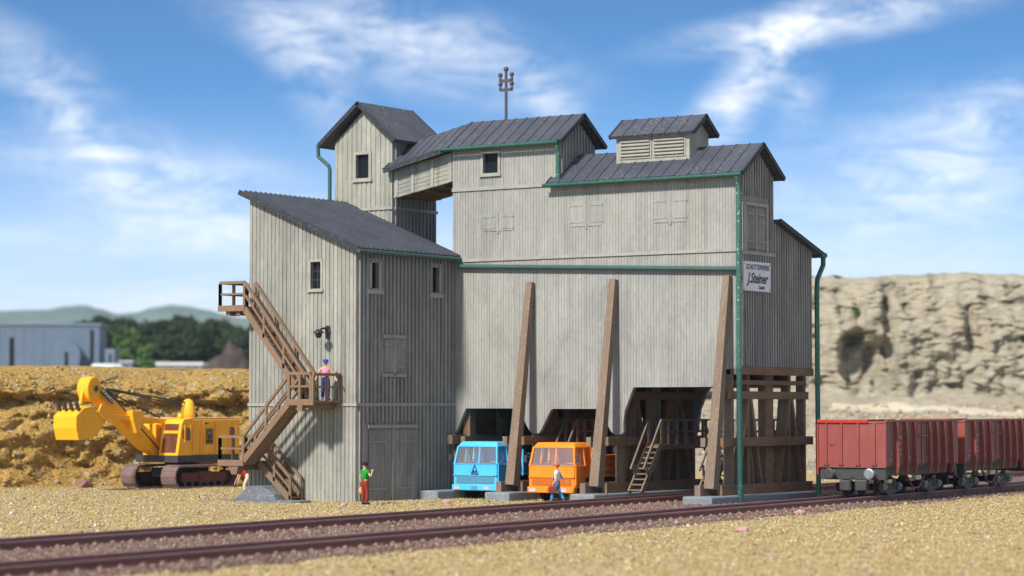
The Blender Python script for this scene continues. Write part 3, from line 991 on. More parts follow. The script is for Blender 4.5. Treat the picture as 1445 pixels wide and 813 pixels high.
for l, dep, zt, row in spots:
    k = 1 if (row == 0 or random.random() < 0.18) else random.choice([0, 2, 2])
    o = kinds[k] if not used[k] else copy_tree(kinds[k])
    used[k] = True
    p = at(l, dep, zt - 1.6)
    o.location = p
    o.rotation_euler = (0, 0, random.random() * 6.28)
    sc = random.uniform(0.78, 1.02)
    if row == 3: sc *= 0.85
    o.scale = (sc * random.uniform(.95, 1.15), sc * random.uniform(.95, 1.15), sc)
    where = ['at the foot of the wood', 'in the second row of the wood', 'halfway up the wooded rise', 'on the crest of the wood'][row]
    side = 'near the grey factory' if l < -76 else ('in the middle' if l < -63 else 'towards the works')
    seq.setdefault((k, row), 0); seq[(k, row)] += 1; nth = seq[(k, row)]
    o['label'] = ['dark green broadleaf tree', 'bright green broadleaf tree', 'very dark dense tree'][k] + ' ' + where + ', ' + ORD[nth - 1]

# ---- grey factory and low shed beyond the bank
M['fact'] = simple('blue_grey_cladding', (0.13, 0.185, 0.265), (0.11, 0.155, 0.225), 0.1, 0.7, 0.3, bump=0.05)
M['fact2'] = simple('light_grey_cladding', (0.17, 0.225, 0.30), (0.145, 0.19, 0.26), 0.1, 0.7, 0.3, bump=0.05)
M['shedroof'] = simple('pale_shed_roof', (0.62, 0.64, 0.66), (0.52, 0.55, 0.57), 0.2, 0.6, 0.3, bump=0.05)
M['shedwall'] = simple('grey_shed_wall', (0.24, 0.28, 0.33), (0.20, 0.235, 0.28), 0.2, 0.7, 0.3, bump=0.05)
def oriented(lat, dep, z, rz=0):
    return at(lat, dep, z), TH + rz
p, rz = oriented(-73, 400, 6.4, R(4))
fb_ = thing('factory_building', 'blue grey factory block with a rounded front bay beyond the sandy bank', 'building', p, rz)
MB().box(-9, 6.9, 0, 12, 0, 10.9).build('wall', M['fact'], fb_, 0.1)
MB().box(-9.2, 7.1, -.2, 12.2, 10.9, 11.3).build('roof', M['fact2'], fb_)
b = MB()
pr = [(-1.0, 0)] + [(2.2 * -math.cos(a) + 1.9, 6.2 + 2.2 * math.sin(a)) for a in [i * math.pi / 10 for i in range(11)]] + [(3.4, 0)]
b.prism(pr, lambda u, v, d: (u, d, v), -2.2, 0.0)
b.build('front_bay', M['fact'], fb_, 0.1)
MB().box(1.6, 2.1, -2.28, -2.2, 4.4, 6.6).build('window', M['glass_dark'], fb_)
MB().box(-7.4, -6.7, -.08, 0, 4.4, 9.0).build('window', M['glass_dark'], fb_)
MB().box(5.4, 5.9, -.1, 0, 3.2, 10.2).build('window_strip', M['glass_dark'], fb_)
for i in range(5):
    MB().box(-8.5 + i * 1.6, -8.42 + i * 1.6, -.06, 0, 0, 10.6).build('cladding_joint', M['fact2'], fb_)
MB().box(6.9, 9.2, 1, 9, 0, 7.2).build('side_annex', M['fact2'], fb_, 0.1)
MB().box(8.3, 8.6, 0.92, 1, 4.4, 6.4).build('window', M['glass_dark'], fb_)
p, rz = oriented(-61.5, 398, 6.2)
t = thing('small_plant_hut', 'small grey hut with a flat roof right of the grey factory', 'hut', p, rz)
MB().box(-1.0, 0.9, 0, 3, 0, 5.2).build('wall', M['fact2'], t)
MB().box(-1.2, 1.1, -.2, 3.2, 5.2, 5.45).build('roof', M['shedroof'], t)
MB().box(-.3, .3, -.05, 0, 3.2, 4.6).build('window', M['glass_dark'], t)
p, rz = oriented(-64.2, 396, 6.2)
t = thing('pale_tank', 'pale horizontal tank lying between factory and hut', 'tank', p, rz)
MB().lathe([(0.01, -2.6), (0.7, -2.5), (0.95, -2.2), (0.95, 2.2), (0.7, 2.5), (0.01, 2.6)], (0, 0, 4.0), 'X', 20).build('vessel', M['shedroof'], t, smooth=True)
MB().box(-1.8, -1.4, -.6, .6, 0, 3.3).box(1.4, 1.8, -.6, .6, 0, 3.3).build('cradle', M['fact'], t)
p, rz = oriented(-53.3, 400, 6.2)
t = thing('low_shed', 'long low grey shed with a pale roof edge beyond the sandy bank', 'shed', p, rz)
MB().box(-3.6, 3.7, 0, 6, 0, 4.7).build('wall', M['shedwall'], t)
MB().box(-3.75, 3.85, -.25, 6.3, 4.7, 5.25).build('roof', M['shedroof'], t)
b = MB(); b.prism([(-2.6, 2.9), (-2.6, 3.6), (-2.3, 4.1), (-1.6, 4.3), (-0.9, 4.1), (-0.7, 3.6), (-0.7, 2.9)], lambda u, v, d: (u, d, v), -0.06, 0.0)
b.build('door', M['glass_dark'], t)
MB().box(1.2, 1.6, -.05, 0, 3.0, 4.4).box(2.4, 2.8, -.05, 0, 3.0, 4.4).build('vent', M['scar'], t)

# ---- bushes in the quarry face
for i, (px, py, r) in enumerate([(1206, 437, .8), (1294, 433, 1.0), (1259, 512, .9), (1302, 565, .9), (1392, 440, 1.0)]):
    l = (px - 722) * 256 / 3524; z = 4.2 + (575 - py) * 256 / 3524
    t = thing('bush', ['small green bush high in the quarry face left of the dark cleft', 'green bush near the top of the quarry face right of the cleft', 'small bush at the foot of the dark cleft in the quarry', 'low bright bush at the base of the quarry face', 'green bush near the far right end of the quarry top'][i], 'bush', at(l, 252.5 + (z - 5) * 0.42, z - 0.5), 0, 'bushes in the quarry face')
    leaf_crown('foliage', [(0, 0, 0.3, r * .6), (r * .5, 0, 0, r * .4), (-r * .5, 0.1, 0.1, r * .4)], 260, 0.13, M['leaf2'], t)
    MB().tube([(0, 0.3, -0.6), (0, 0, .1)], .06, 6, .03).build('stem', M['bark'], t)

# ================================================================== THE STONE WORKS
def part(mb, name, m, parent, **k):
    o = mb.build(name, m, parent, **k)
    o.matrix_parent_inverse = Matrix.Translation(-Vector(parent.location))
    return o

FY = lambda pos, sgn: (lambda u, v, d: (u, pos + sgn * d, v))     # wall in an X-Z plane
FX = lambda pos, sgn: (lambda u, v, d: (pos + sgn * d, u, v))     # wall in a Y-Z plane

def cuts(poly, u):
    zs = []
    n = len(poly)
    for i in range(n):
        (a, b_), (c, d) = poly[i], poly[(i + 1) % n]
        if (a <= u < c) or (c <= u < a):
            zs.append(b_ + (d - b_) * (u - a) / (c - a))
    zs.sort()
    return [(zs[i], zs[i + 1]) for i in range(0, len(zs) - 1, 2)]
def minus(iv, holes, u0, u1):
    for hu0, hu1, hz0, hz1 in holes:
        if u1 <= hu0 or u0 >= hu1: continue
        out = []
        for a, b_ in iv:
            if hz1 <= a or hz0 >= b_: out.append((a, b_)); continue
            if a < hz0: out.append((a, hz0))
            if b_ > hz1: out.append((hz1, b_))
        iv = out
    return iv
def siding_wall(poly, f3, thick=0.2, holes=(), blocked=(), pitch=0.272, bw=0.17, proud=0.035, base=0.0):
    """plate with upright boards: depth 0..-thick is the plate, boards stand proud"""
    mb = MB()
    hp = [[(a, c), (b_, c), (b_, d), (a, d)] for a, b_, c, d in holes]
    mb.prism(poly, f3, -thick, 0, hp)
    us = [p[0] for p in poly]
    u = math.floor(min(us) / pitch) * pitch
    while u < max(us):
        a = max(u + random.uniform(-.008, .008), min(us) + 0.004); b_ = min(u + bw, max(us) - 0.004)
        if b_ - a > 0.03:
            ia = cuts(poly, a); ib = cuts(poly, b_ - 1e-4)
            if len(ia) == len(ib):
                for (p, q), (r_, t) in zip(ia, ib):
                    if q - p < 0.02 and t - r_ < 0.02: continue
                    lo, hi = max(p, r_), min(q, t)
                    seg = minus([(lo, hi)], list(holes) + list(blocked), a, b_)
                    pr = proud + random.uniform(-.006, .006)
                    for s0, s1 in seg:
                        ta = q if abs(s1 - hi) < 1e-6 else s1
                        tb = t if abs(s1 - hi) < 1e-6 else s1
                        ba = p if abs(s0 - lo) < 1e-6 else s0
                        bb = r_ if abs(s0 - lo) < 1e-6 else s0
                        mb.prism([(a, ba + .002), (b_, bb + .002), (b_, tb - .002), (a, ta - .002)], f3, 0.0005, pr)
        u += pitch
    return mb

def roof_slab(p00, p01, p10, p11, th=0.16, seams=8, name='roof', parent=None, seam_h=0.045, m=None):
    """p00,p01 along the eave, p10,p11 along the ridge"""
    p00, p01, p10, p11 = map(Vector, (p00, p01, p10, p11))
    n = (p01 - p00).cross(p10 - p00).normalized()
    if n.z < 0: n = -n
    mb = MB()
    lo = [p - n * th for p in (p00, p01, p11, p10)]; hi = [p00, p01, p11, p10]
    mb._add(lo + hi, [(0, 1, 2, 3), (7, 6, 5, 4), (0, 4, 5, 1), (1, 5, 6, 2), (2, 6, 7, 3), (3, 7, 4, 0)])
    for i in range(1, seams):
        f = i / seams
        a = p00.lerp(p01, f) + n * (seam_h * .3); b_ = p10.lerp(p11, f) + n * (seam_h * .3)
        mb.beam(a, b_, 0.05, seam_h, n)
    # edge rolls at the verges
    mb.cur = 1
    for a, b_ in ((p00, p10), (p01, p11)):
        mb.beam(a - n * .075, b_ - n * .075, 0.10, th + 0.04, n)
    mb.cur = 0
    o = part(mb, name, [m or M['roof'], M['roof_edge']], parent)
    return o

def window_set(parent, f3, u0, u1, z0, z1, mf, muntin=False, glass=True, fr=0.13, deep=0.16, name='window'):
    """frame round an opening with a sill and a dark pane set back in the reveal"""
    mb = MB()
    ou = [(u0 - fr, z0 - fr * .4), (u1 + fr, z0 - fr * .4), (u1 + fr, z1 + fr), (u0 - fr, z1 + fr)]
    mb.prism(ou, f3, -0.02, 0.07, [[(u0, z0), (u1, z0), (u1, z1), (u0, z1)]])
    w = part(mb, name, mf, parent)
    s = MB(); s.prism([(u0 - fr * 1.5, z0 - fr * 1.3), (u1 + fr * 1.5, z0 - fr * 1.3), (u1 + fr * 1.5, z0 - fr * .42), (u0 - fr * 1.5, z0 - fr * .42)], f3, 0.0, 0.13)
    so_ = s.build('sill', mf, w)
    g = MB(); g.prism([(u0 - .02, z0 - .02), (u1 + .02, z0 - .02), (u1 + .02, z1 + .02), (u0 - .02, z1 + .02)], f3, -deep - .03, -deep)
    g.build('pane', M['glass_dark'], w)
    if muntin:
        k = MB(); um = (u0 + u1) / 2
        k.prism([(um - .02, z0), (um + .02, z0), (um + .02, z1), (um - .02, z1)], f3, -deep + .005, -deep + .035)
        for q in (1, 2):
            zz = z0 + (z1 - z0) * q / 3
            k.prism([(u0, zz - .02), (u1, zz - .02), (u1, zz + .02), (u0, zz + .02)], f3, -deep + .006, -deep + .03)
        k.build('glazing_bar', M['iron'], w)
    return w

def shutter(parent, f3, u0, u1, z0, z1, m, leaf_m, name='shutter', lintel=True, bar_over=0.15, fl=1.0):
    """pair of boarded leaves with strap hinges and a centre bar"""
    mb = MB()
    f0 = f3
    f3 = lambda u, v, d: f0(u, v, d * fl)
    um = (u0 + u1) / 2
    mb.prism([(u0, z0), (um - .02, z0), (um - .02, z1), (u0, z1)], f3, 0.0, 0.055)
    mb.prism([(um + .02, z0), (u1, z0), (u1, z1), (um + .02, z1)], f3, 0.0, 0.055)
    n = max(2, int((u1 - u0) / 0.3))
    for i in range(1, n):
        if abs(i - n / 2) < .4: continue
        u = u0 + (u1 - u0) * i / n
        mb.prism([(u - .012, z0 + .01), (u + .012, z0 + .01), (u + .012, z1 - .01), (u - .012, z1 - .01)], f3, 0.056, 0.07)
    w = part(mb, name, leaf_m, parent)
    k = MB()
    k.prism([(um - .05, z0 - bar_over), (um + .05, z0 - bar_over), (um + .05, z1 + bar_over * .4), (um - .05, z1 + bar_over * .4)], f3, 0.06, 0.12)
    k.build('centre_bar', m, w)
    for zz in (z0 + (z1 - z0) * .17, z0 + (z1 - z0) * .82):
        for a, b_ in ((u0 - .05, u0 + (um - u0) * .75), (um + (u1 - um) * .25, u1 + .05)):
            h = MB(); h.prism([(a, zz - .035), (b_, zz - .035), (b_, zz + .035), (a, zz + .035)], f3, 0.058, 0.10)
            h.build('strap_hinge', m, w)
    if lintel:
        t = MB(); t.prism([(u0 - .15, z1 + .02), (u1 + .15, z1 + .02), (u1 + .15, z1 + .18), (u0 - .15, z1 + .18)], f3, 0.0, 0.14)
        t.build('lintel', m, w)
    return w

def gutter(parent, a, b_, m, r=0.11, name='gutter'):
    return part(MB().tube([a, b_], r, 12), name, m, parent, smooth=False)

# ---------------------------------------------------------------- silo building
silo = thing('silo_building', 'tall grey boarded stone silo on raking timber posts with gabled slate roofs', 'building', (-8.0, 3.6, GZ))
XL = -16.0
low = [(XL, 2.92), (-15.85, 2.92), (-15.70, 3.15), (-15.2, 4.15), (-12.25, 4.15), (-12.0, 3.98), (-11.5, 3.12), (-11.32, 2.95), (-10.95, 2.95), (-10.8, 3.10), (-10.22, 4.13), (-7.62, 4.13), (-7.40, 3.95), (-6.85, 3.05), (-6.66, 2.92), (-6.30, 2.92), (-6.18, 3.05), (-6.18, 3.85), (-5.62, 5.14), (-1.38, 5.14), (-0.85, 4.3), (-0.72, 5.95), (0.0, 5.95)]
low = low[:-3] + [(-1.1, 5.95), (0.0, 5.95)]
front = low + [(0.0, 14.86), (-9.8, 14.88), (-9.8, 16.86), (XL, 16.86)]
cabwin = (-14.16, -13.28, 15.62, 16.58)
led = 0.075
blk = [(XL, -9.8, 14.80, 14.97), (XL, 0, 11.32, 11.46)]
sh_f = [(-14.15, -12.40, 12.78, 13.62), (-9.08, -7.33, 12.80, 14.02), (-4.45, -2.72, 12.80, 14.02)]
mb = siding_wall(front, FY(0, -1), 0.2, [cabwin], blk, proud=0.018, bw=0.130, pitch=0.16)
wf = part(mb, 'front_wall', M['siding_fine'], silo)
wf['label'] = 'pale boarded front wall cut into three hopper openings along its lower edge'
for u0, u1, z0, z1 in blk:
    part(MB().box(u0, u1 + (0.02 if u1 == 0 else 0), -0.09, 0.0, z0, z1), 'ledge', M['trim'], silo)
for q in sh_f:
    shutter(silo, FY(-0.02, -1), *q, M['siding_fine'], M['siding_fine'], lintel=False, bar_over=0.12, fl=0.5)
w = window_set(silo, FY(0, -1), *cabwin, M['trim'])
# end wall: high block + lean-to
endp = [(0.2, 6.07), (7.2, 6.07), (7.2, 11.72), (3.32, 12.86), (3.32, 14.85), (1.65, 16.12), (0.2, 15.02)]
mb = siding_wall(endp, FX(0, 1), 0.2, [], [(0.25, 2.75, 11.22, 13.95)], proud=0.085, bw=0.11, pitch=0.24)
we = part(mb, 'end_wall', M['siding_shade'], silo)
we['label'] = 'ribbed end wall in shade-toned grey above the timber frame'
part(MB().box(0, .10, 0.2, 3.35, 11.22, 11.38), 'ledge', M['trim_grey'], silo)
shutter(silo, FX(0.0, 1), 0.55, 2.45, 11.5, 13.45, M['trim_grey'], M['siding_shade'], name='loading_door')
part(MB().box(0, .12, 0.32, 0.52, 11.4, 13.6), 'door_jamb', M['trim_grey'], silo)
part(MB().box(0, .12, 2.48, 2.68, 11.4, 13.6), 'door_jamb', M['trim_grey'], silo)
# back and left walls
backp = [(x, z) for x, z in low] + [(0, 11.72), (XL, 11.72)]
part(siding_wall(backp, FY(7.2, 1), 0.2, proud=0.02), 'back_wall', M['siding_shade'], silo)
part(MB().box(XL + .2, -.2, 3.12, 3.32, 12.6, 14.85), 'upper_back_wall', M['siding_shade'], silo)
part(MB().box(-15.99, -9.8, 3.12, 3.32, 14.86, 16.84), 'cabin_back_wall', M['siding_shade'], silo)
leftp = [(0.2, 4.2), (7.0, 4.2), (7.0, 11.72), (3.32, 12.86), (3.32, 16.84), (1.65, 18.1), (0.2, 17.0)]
part(siding_wall(leftp, FX(XL, -1), 0.2, proud=0.04), 'left_wall', M['siding_shade'], silo)
cabe = [(0.2, 14.9), (3.12, 14.9), (3.12, 16.98), (1.65, 18.1), (0.2, 17.0)]
part(siding_wall(cabe, FX(-9.8, 1), 0.2, proud=0.08, bw=0.13), 'cabin_end_wall', M['siding_shade'], silo)
# bin floor and interior partitions, in deep shade
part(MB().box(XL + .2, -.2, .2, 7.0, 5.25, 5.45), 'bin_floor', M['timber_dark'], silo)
# roofs
def gable_roof(parent, x0, x1, y0, y1, ze0, ze1, yr, zr, n0, n1=None, name='roof'):
    roof_slab((x0, y0, ze0), (x1, y0, ze0), (x0, yr, zr), (x1, yr, zr), seams=n0, name=name, parent=parent)
    roof_slab((x1, y1, ze1), (x0, y1, ze1), (x1, yr + .01, zr), (x0, yr + .01, zr), seams=n0, name=name, parent=parent)
gable_roof(silo, -10.2, 0.42, -0.45, 3.75, 14.93, 14.93, 1.65, 16.42, 15)
gable_roof(silo, -16.0, -9.38, -0.42, 3.72, 16.98, 16.98, 1.65, 18.42, 10)
roof_slab((0.38, 7.75, 11.62), (XL, 7.75, 11.62), (0.38, 3.34, 12.98), (XL, 3.34, 12.98), seams=16, name='lean_to_roof', parent=silo)
gutter(silo, (-10.35, -0.52, 14.80), (0.42, -0.52, 14.80), M['green'], .10)
gutter(silo, (-16.4, -0.52, 16.86), (-9.5, -0.52, 16.86), M['green'], .10)
gutter(silo, (-15.45, -0.22, 11.10), (0.15, -0.22, 10.50), M['green_dark'], .115, 'collecting_pipe')
gutter(silo, (0.40, 7.84, 11.50), (XL, 7.84, 11.50), M['green'], .10)
part(MB().tube([(-9.62, -0.42, 16.8), (-9.66, -0.28, 16.4), (-9.66, -0.22, 15.0)], .11, 12), 'downpipe', M['green_worn'], silo)
part(MB().tube([(0.16, -0.5, 14.75), (0.16, -0.36, 14.45), (0.16, -0.28, 14.1), (0.16, -0.28, 11.0), (0.16, -0.30, 6.0)], .13, 12), 'downpipe', M['green_worn'], silo)
part(MB().tube([(0.16, -0.30, 6.0), (0.2, -0.34, 3.0), (0.24, -0.38, GZ)], .13, 12), 'downpipe', M['green'], silo)
part(MB().tube([(0.30, 7.86, 11.42), (0.30, 7.86, 11.05), (0.30, 7.25, 10.35), (0.30, 7.18, 9.9), (0.30, 7.2, 5), (0.30, 7.26, GZ)], .12, 12), 'downpipe', M['green'], silo)
part(MB().tube([(0.30, 7.5, 11.52), (0.30, 8.05, 11.52)], .14, 12), 'gutter_end', M['green'], silo)
# louvred ridge vent
v = part(MB().box(-7.0, -3.0, 0.75, 2.55, 15.2, 17.12), 'ridge_vent', M['trim'], silo)
ge = MB().prism([(0.75, 17.12), (2.55, 17.12), (1.65, 17.66)], FX(-3.0, 1), -4.0, 0)
ge.build('gable_end', M['trim'], v)
for a, b_ in ((-6.72, -5.12), (-4.88, -3.26)):
    L = MB()
    for i in range(6):
        z = 16.05 + i * 0.165
        L.prism([(0, z), (-.13, z + .02), (-.13, z + .06), (0, z + .15)], lambda u, v_, d: (d, 0.75 + u, v_), a, b_)
    L.build('louvre', M['trim'], v)
    F = MB(); F.prism([(a - .08, 15.95), (b_ + .08, 15.95), (b_ + .08, 17.10), (a - .08, 17.10)], FY(0.75, -1), 0, 0.05, [[(a, 16.03), (b_, 16.03), (b_, 17.04), (a, 17.04)]])
    F.build('louvre_frame', M['trim'], v)
gable_roof(silo, -7.2, -2.62, 0.42, 2.88, 17.05, 17.05, 1.65, 17.95, 6, name='vent_roof')

# timber frames under the bins
def trestle(xc, parent, front_post=True, width=1.3, top=5.25, first=False, x_shift=0.0):
    fo = part(MB().box(xc - width / 2, xc + width / 2, -3.05, 7.6, GZ - .2, GZ + 0.42), 'concrete_footing', [M['concrete']], parent, bevel=0.07)
    z0 = GZ + .42
    part(MB().box(xc - .52, xc - .22, -2.35, 7.4, z0, z0 + .48), 'sill_beam', M['timber'], parent)
    part(MB().box(xc + .12, xc + .40, -1.45, 7.42, z0, z0 + .46), 'sill_beam', M['timber_dark'], parent)
    ys = [(-0.12, .14), (1.42, .13), (3.45, .38), (5.45, .13), (7.0, .13)]
    if top < 5.3: ys[0] = (0.42, .14)
    for y, w_ in ys:
        mt = M['timber_dark'] if random.random() < .5 else M['timber']
        part(MB().box(xc - .2, xc + .2, y - w_, y + w_, z0 + .02, top), 'post', mt, parent)
    for yc in (1.5, 5.55):
        for sgn in (-1, 1):
            part(MB().beam((xc + .06, yc + sgn * .10, z0 + 4.4 if top > 5 else 4.5), (xc + .06, yc + sgn * 1.15, z0 + .4), .20, .38, (1, 0, 0)), 'brace', M['timber_dark'], parent)
            part(MB().beam((xc - .16, yc + sgn * .2, z0 + 4.4), (xc - .16, yc + sgn * 0.85, z0 + .4), .16, .3, (1, 0, 0)), 'brace', M['timber'], parent)
    for dx, ya in ((-.42, -1.75), (.30, -1.35)):
        part(MB().box(xc + dx - .12, xc + dx + .12, ya, 7.45, 2.42, 2.82), 'middle_beam', M['timber'] if dx < 0 else M['timber_dark'], parent)
    part(MB().box(xc - .26, xc + .26, -0.5 if top > 5.3 else .25, 7.3, 4.58, 4.94), 'upper_beam', M['timber_dark'], parent)
    # raking post up the front of the wall
    part(MB().beam((xc + .02, -1.78, z0 + .3), (xc + .02, -0.20, 10.2), .50, .50, (1, 0, 0), .30, .34), 'raking_post', M['timber'], parent)
# the end frame is a wall of timber of its own
for xc, w_ in ((-11.30, 1.4), (-6.60, 1.4)):
    trestle(xc, silo, True, w_)
trestle(-0.50, silo, True, 1.5, 5.7)
part(MB().box(-.45, 0.06, .0, 7.25, 5.70, 6.06), 'head_beam', M['timber_dark'], silo)
# outermost left frame, half hidden by the annex
part(MB().box(-15.85, -14.75, -3.0, 7.6, GZ - .2, GZ + 0.42), 'concrete_footing', M['concrete'], silo, bevel=0.07)
part(MB().box(-15.75, -15.45, -0.8, 7.4, 2.42, 2.86), 'middle_beam', M['timber'], silo)
part(MB().box(-15.3, -15.05, -0.3, 7.4, 2.42, 2.80), 'middle_beam', M['timber_dark'], silo)
for y in (0.6, 3.4, 6.6):
    part(MB().box(-15.6, -15.2, y - .25, y + .25, .22, 5.25), 'post', M['timber_dark'], silo)
# boarded screens between the back posts, with gaps that let light through
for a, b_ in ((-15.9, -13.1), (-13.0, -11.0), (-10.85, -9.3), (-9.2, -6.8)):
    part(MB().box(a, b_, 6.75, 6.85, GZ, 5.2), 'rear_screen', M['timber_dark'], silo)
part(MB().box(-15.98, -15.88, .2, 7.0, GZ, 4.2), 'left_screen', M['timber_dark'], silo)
# inclined conveyor trough seen dark between the frames
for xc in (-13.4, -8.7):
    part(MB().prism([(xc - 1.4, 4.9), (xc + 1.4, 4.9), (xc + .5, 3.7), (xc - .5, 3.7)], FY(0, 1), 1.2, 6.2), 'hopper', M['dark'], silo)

# walkways with ladder stairs between the frames
def walkway(x0, label, group='inspection walkways beside the timber frames'):
    t = thing('walkway', label, 'walkway', (x0, 2.0, GZ), 0, group)
    x1 = x0 + .75; zf = 2.45
    part(MB().box(x0, x1, 1.7, 6.9, zf - .22, zf), 'deck', M['timber_dark'], t)
    for x in (x0 + .03, x1 - .03):
        part(MB().beam((x, 1.7, 3.6), (x, 6.9, 3.6), .09, .09), 'handrail', M['timber'], t)
        part(MB().beam((x, 1.7, 3.05), (x, 6.9, 3.05), .07, .09), 'mid_rail', M['timber_dark'], t)
        for y in (1.74, 2.4, 3.2, 4.05, 5.0, 5.95, 6.86):
            part(MB().box(x - .05, x + .05, y - .06, y + .06, zf, 3.58), 'baluster', M['timber'], t)
    for sy, ya, yb in ((1, -0.1, 1.7), (-1, 8.9, 6.9)):
        for x in (x0 + .03, x1 - .03):
            part(MB().beam((x, ya, GZ + .42), (x, yb, zf), .08, .26), 'stringer', M['timber'], t)
            part(MB().beam((x, ya + sy * .15, GZ + 1.5), (x, yb, 3.6), .08, .10), 'stair_rail', M['timber'], t)
            part(MB().beam((x, ya + sy * .5, GZ + .9), (x, ya + sy * .5, GZ + 1.75), .08, .08), 'newel', M['timber'], t)
        n = 9
        for i in range(n):
            f = (i + .5) / n
            y = ya + (yb - ya) * f; z = GZ + .42 + (zf - GZ - .42) * f
            part(MB().box(x0 + .06, x1 - .06, y - .13, y + .13, z - .03, z + .03), 'tread', M['timber'], t)
    return t
walkway(-5.85, 'brown timber walkway with ladder stair under the widest hopper opening')
walkway(-2.15, 'brown timber walkway partly hidden by the rightmost raking post')
walkway(-10.55, 'brown timber walkway behind the orange truck cab')

# ---------------------------------------------------------------- annex
annex = thing('annex_building', 'grey boarded annex with a steep single pitch slate roof', 'building', (-19.1, -4, GZ))
AX0, AX1, AY = -22.35, -15.9, -7.9
fp = [(AX0, GZ - .1), (AX1, GZ - .1), (AX1, 11.62), (AX0, 14.28)]
awin = (-18.58, -17.98, 9.78, 11.05)
mb = siding_wall(fp, FY(AY, -1), 0.2, [awin], [(AX0, AX1, 4.25, 4.42)], proud=0.035, bw=0.155, pitch=0.235)
part(mb, 'front_wall', M['siding'], annex)
part(MB().box(AX0 - .02, AX1 + .09, AY - .09, AY, 4.26, 4.41), 'ledge', M['trim'], annex)
window_set(annex, FY(AY, -1), *awin, M['trim'], muntin=True, fr=0.12)
rp = [(AY + .2, GZ - .1), (0.0, GZ - .1), (0.0, 11.62), (AY + .2, 11.62)]
w1 = (-6.78, -6.22, 9.78, 11.0); w2 = (-1.92, -1.34, 9.78, 11.0)
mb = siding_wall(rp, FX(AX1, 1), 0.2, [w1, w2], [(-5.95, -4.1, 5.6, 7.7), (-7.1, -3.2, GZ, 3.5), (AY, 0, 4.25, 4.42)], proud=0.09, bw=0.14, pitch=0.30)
o = part(mb, 'side_wall', M['siding_shade'], annex); o['label'] = 'shade-toned ribbed side wall facing the truck bays'
part(MB().box(AX1, AX1 + .09, AY, -0.05, 4.26, 4.41), 'ledge', M['trim_grey'], annex)
for q in (w1, w2):
    window_set(annex, FX(AX1, 1), *q, M['trim'], fr=0.2)
shutter(annex, FX(AX1, 1), -5.75, -4.3, 5.85, 7.45, M['trim_grey'], M['siding_shade'])
part(MB().box(AX1, AX1 + .12, -5.95, -4.1, 5.64, 5.80), 'shutter_sill', M['trim_grey'], annex)
shutter(annex, FX(AX1, 1), -6.95, -3.35, GZ, 3.2, M['trim_grey'], M['siding_shade'], name='double_door')
part(siding_wall([(AY + .2, GZ - .1), (0, GZ - .1), (0, 14.28), (AY + .2, 14.28)], FX(AX0, -1), 0.2), 'left_wall', M['siding'], annex)
part(MB().prism([(AX0 + .2, GZ), (AX1 - .2, GZ), (AX1 - .2, 11.6), (AX0 + .2, 14.15)], FY(-.2, 1), 0, .2), 'back_wall', M['siding_shade'], annex)
roof_slab((-15.52, -8.25, 11.62), (-15.52, 0.02, 11.62), (-22.72, -8.25, 14.60), (-22.72, 0.02, 14.60), seams=22, name='roof', parent=annex, th=.2, seam_h=0.10, m=M['roof_annex'])
gutter(annex, (-15.47, -8.3, 11.46), (-15.47, -0.1, 11.46), M['green_dark'], .10)
part(MB().tube([(-15.5, -.25, 11.45), (-15.45, -.25, 11.2), (-15.40, -.24, 11.08)], .09, 10), 'pipe_elbow', M['green_dark'], annex)

# wall lamp
t = thing('wall_lamp', 'black swan neck lamp on the pale annex wall above the balcony', 'lamp', (-17.52, AY - .04, 7.72))
t.scale = (.85, .85, .85)
MB().lathe([(.18, 0), (.20, -.05), (.17, -.10)], (0, 0, 0), 'Y', 16).box(-.14, .14, -.08, 0, -.36, .36).build('wall_plate', M['black'], t, bevel=.03)
MB().tube([(0, -.1, .12), (0, -.35, .22), (0, -.62, .16), (0, -.78, .02)], .06, 10).build('arm', M['black'], t, smooth=True)
MB().lathe([(.10, .12), (.22, .03), (.30, -.06), (.30, -.10), (.05, -.08)], (0, -.85, 0.02), 'Z', 20).build('lamp_shade', M['black'], t, smooth=True)
MB().ball((0, -.85, -.16), .19, 16).build('globe', M['black'], t, smooth=True)

# ---------------------------------------------------------------- tower
tower = thing('elevator_tower', 'narrow grey boarded tower with a small gabled slate roof behind the annex', 'tower', (-21.5, 2, GZ))
TX0, TX1 = -23.4, -19.78
tp = [(TX0, GZ), (TX1, GZ), (TX1, 17.66), (-21.6, 19.2), (TX0, 17.66)]
twin = (-22.03, -21.22, 15.78, 16.98)
part(siding_wall(tp, FY(0.06, -1), 0.2, [twin], [(TX0, TX1, 14.12, 14.26)], proud=0.035, bw=0.19, pitch=.30), 'front_wall', M['siding'], tower)
part(MB().box(TX0, TX1 + .08, -.04, .06, 14.12, 14.26), 'ledge', M['trim'], tower)
window_set(tower, FY(0.06, -1), *twin, M['trim'], fr=.15)
part(siding_wall([(0.26, GZ), (3.86, GZ), (3.86, 17.66), (0.26, 17.66)], FX(TX1, 1), 0.2, [], [(0, 4, 14.12, 14.26)], proud=0.07, bw=0.13, pitch=.30), 'side_wall', M['siding_shade'], tower)
part(MB().box(TX1, TX1 + .09, .26, 3.9, 14.12, 14.26), 'ledge', M['trim_grey'], tower)
part(siding_wall([(0.26, GZ), (3.86, GZ), (3.86, 17.66), (0.26, 17.66)], FX(TX0, -1), 0.2, proud=.03), 'left_wall', M['siding'], tower)
part(MB().prism([(TX0 + .2, GZ), (TX1 - .2, GZ), (TX1 - .2, 17.6), (-21.6, 19.1), (TX0 + .2, 17.6)], FY(3.66, 1), 0, .2), 'back_wall', M['siding_shade'], tower)
roof_slab((-24.12, -0.45, 17.62), (-24.12, 4.2, 17.62), (-21.6, -0.45, 19.62), (-21.6, 4.2, 19.62), seams=9, parent=tower, seam_h=.02)
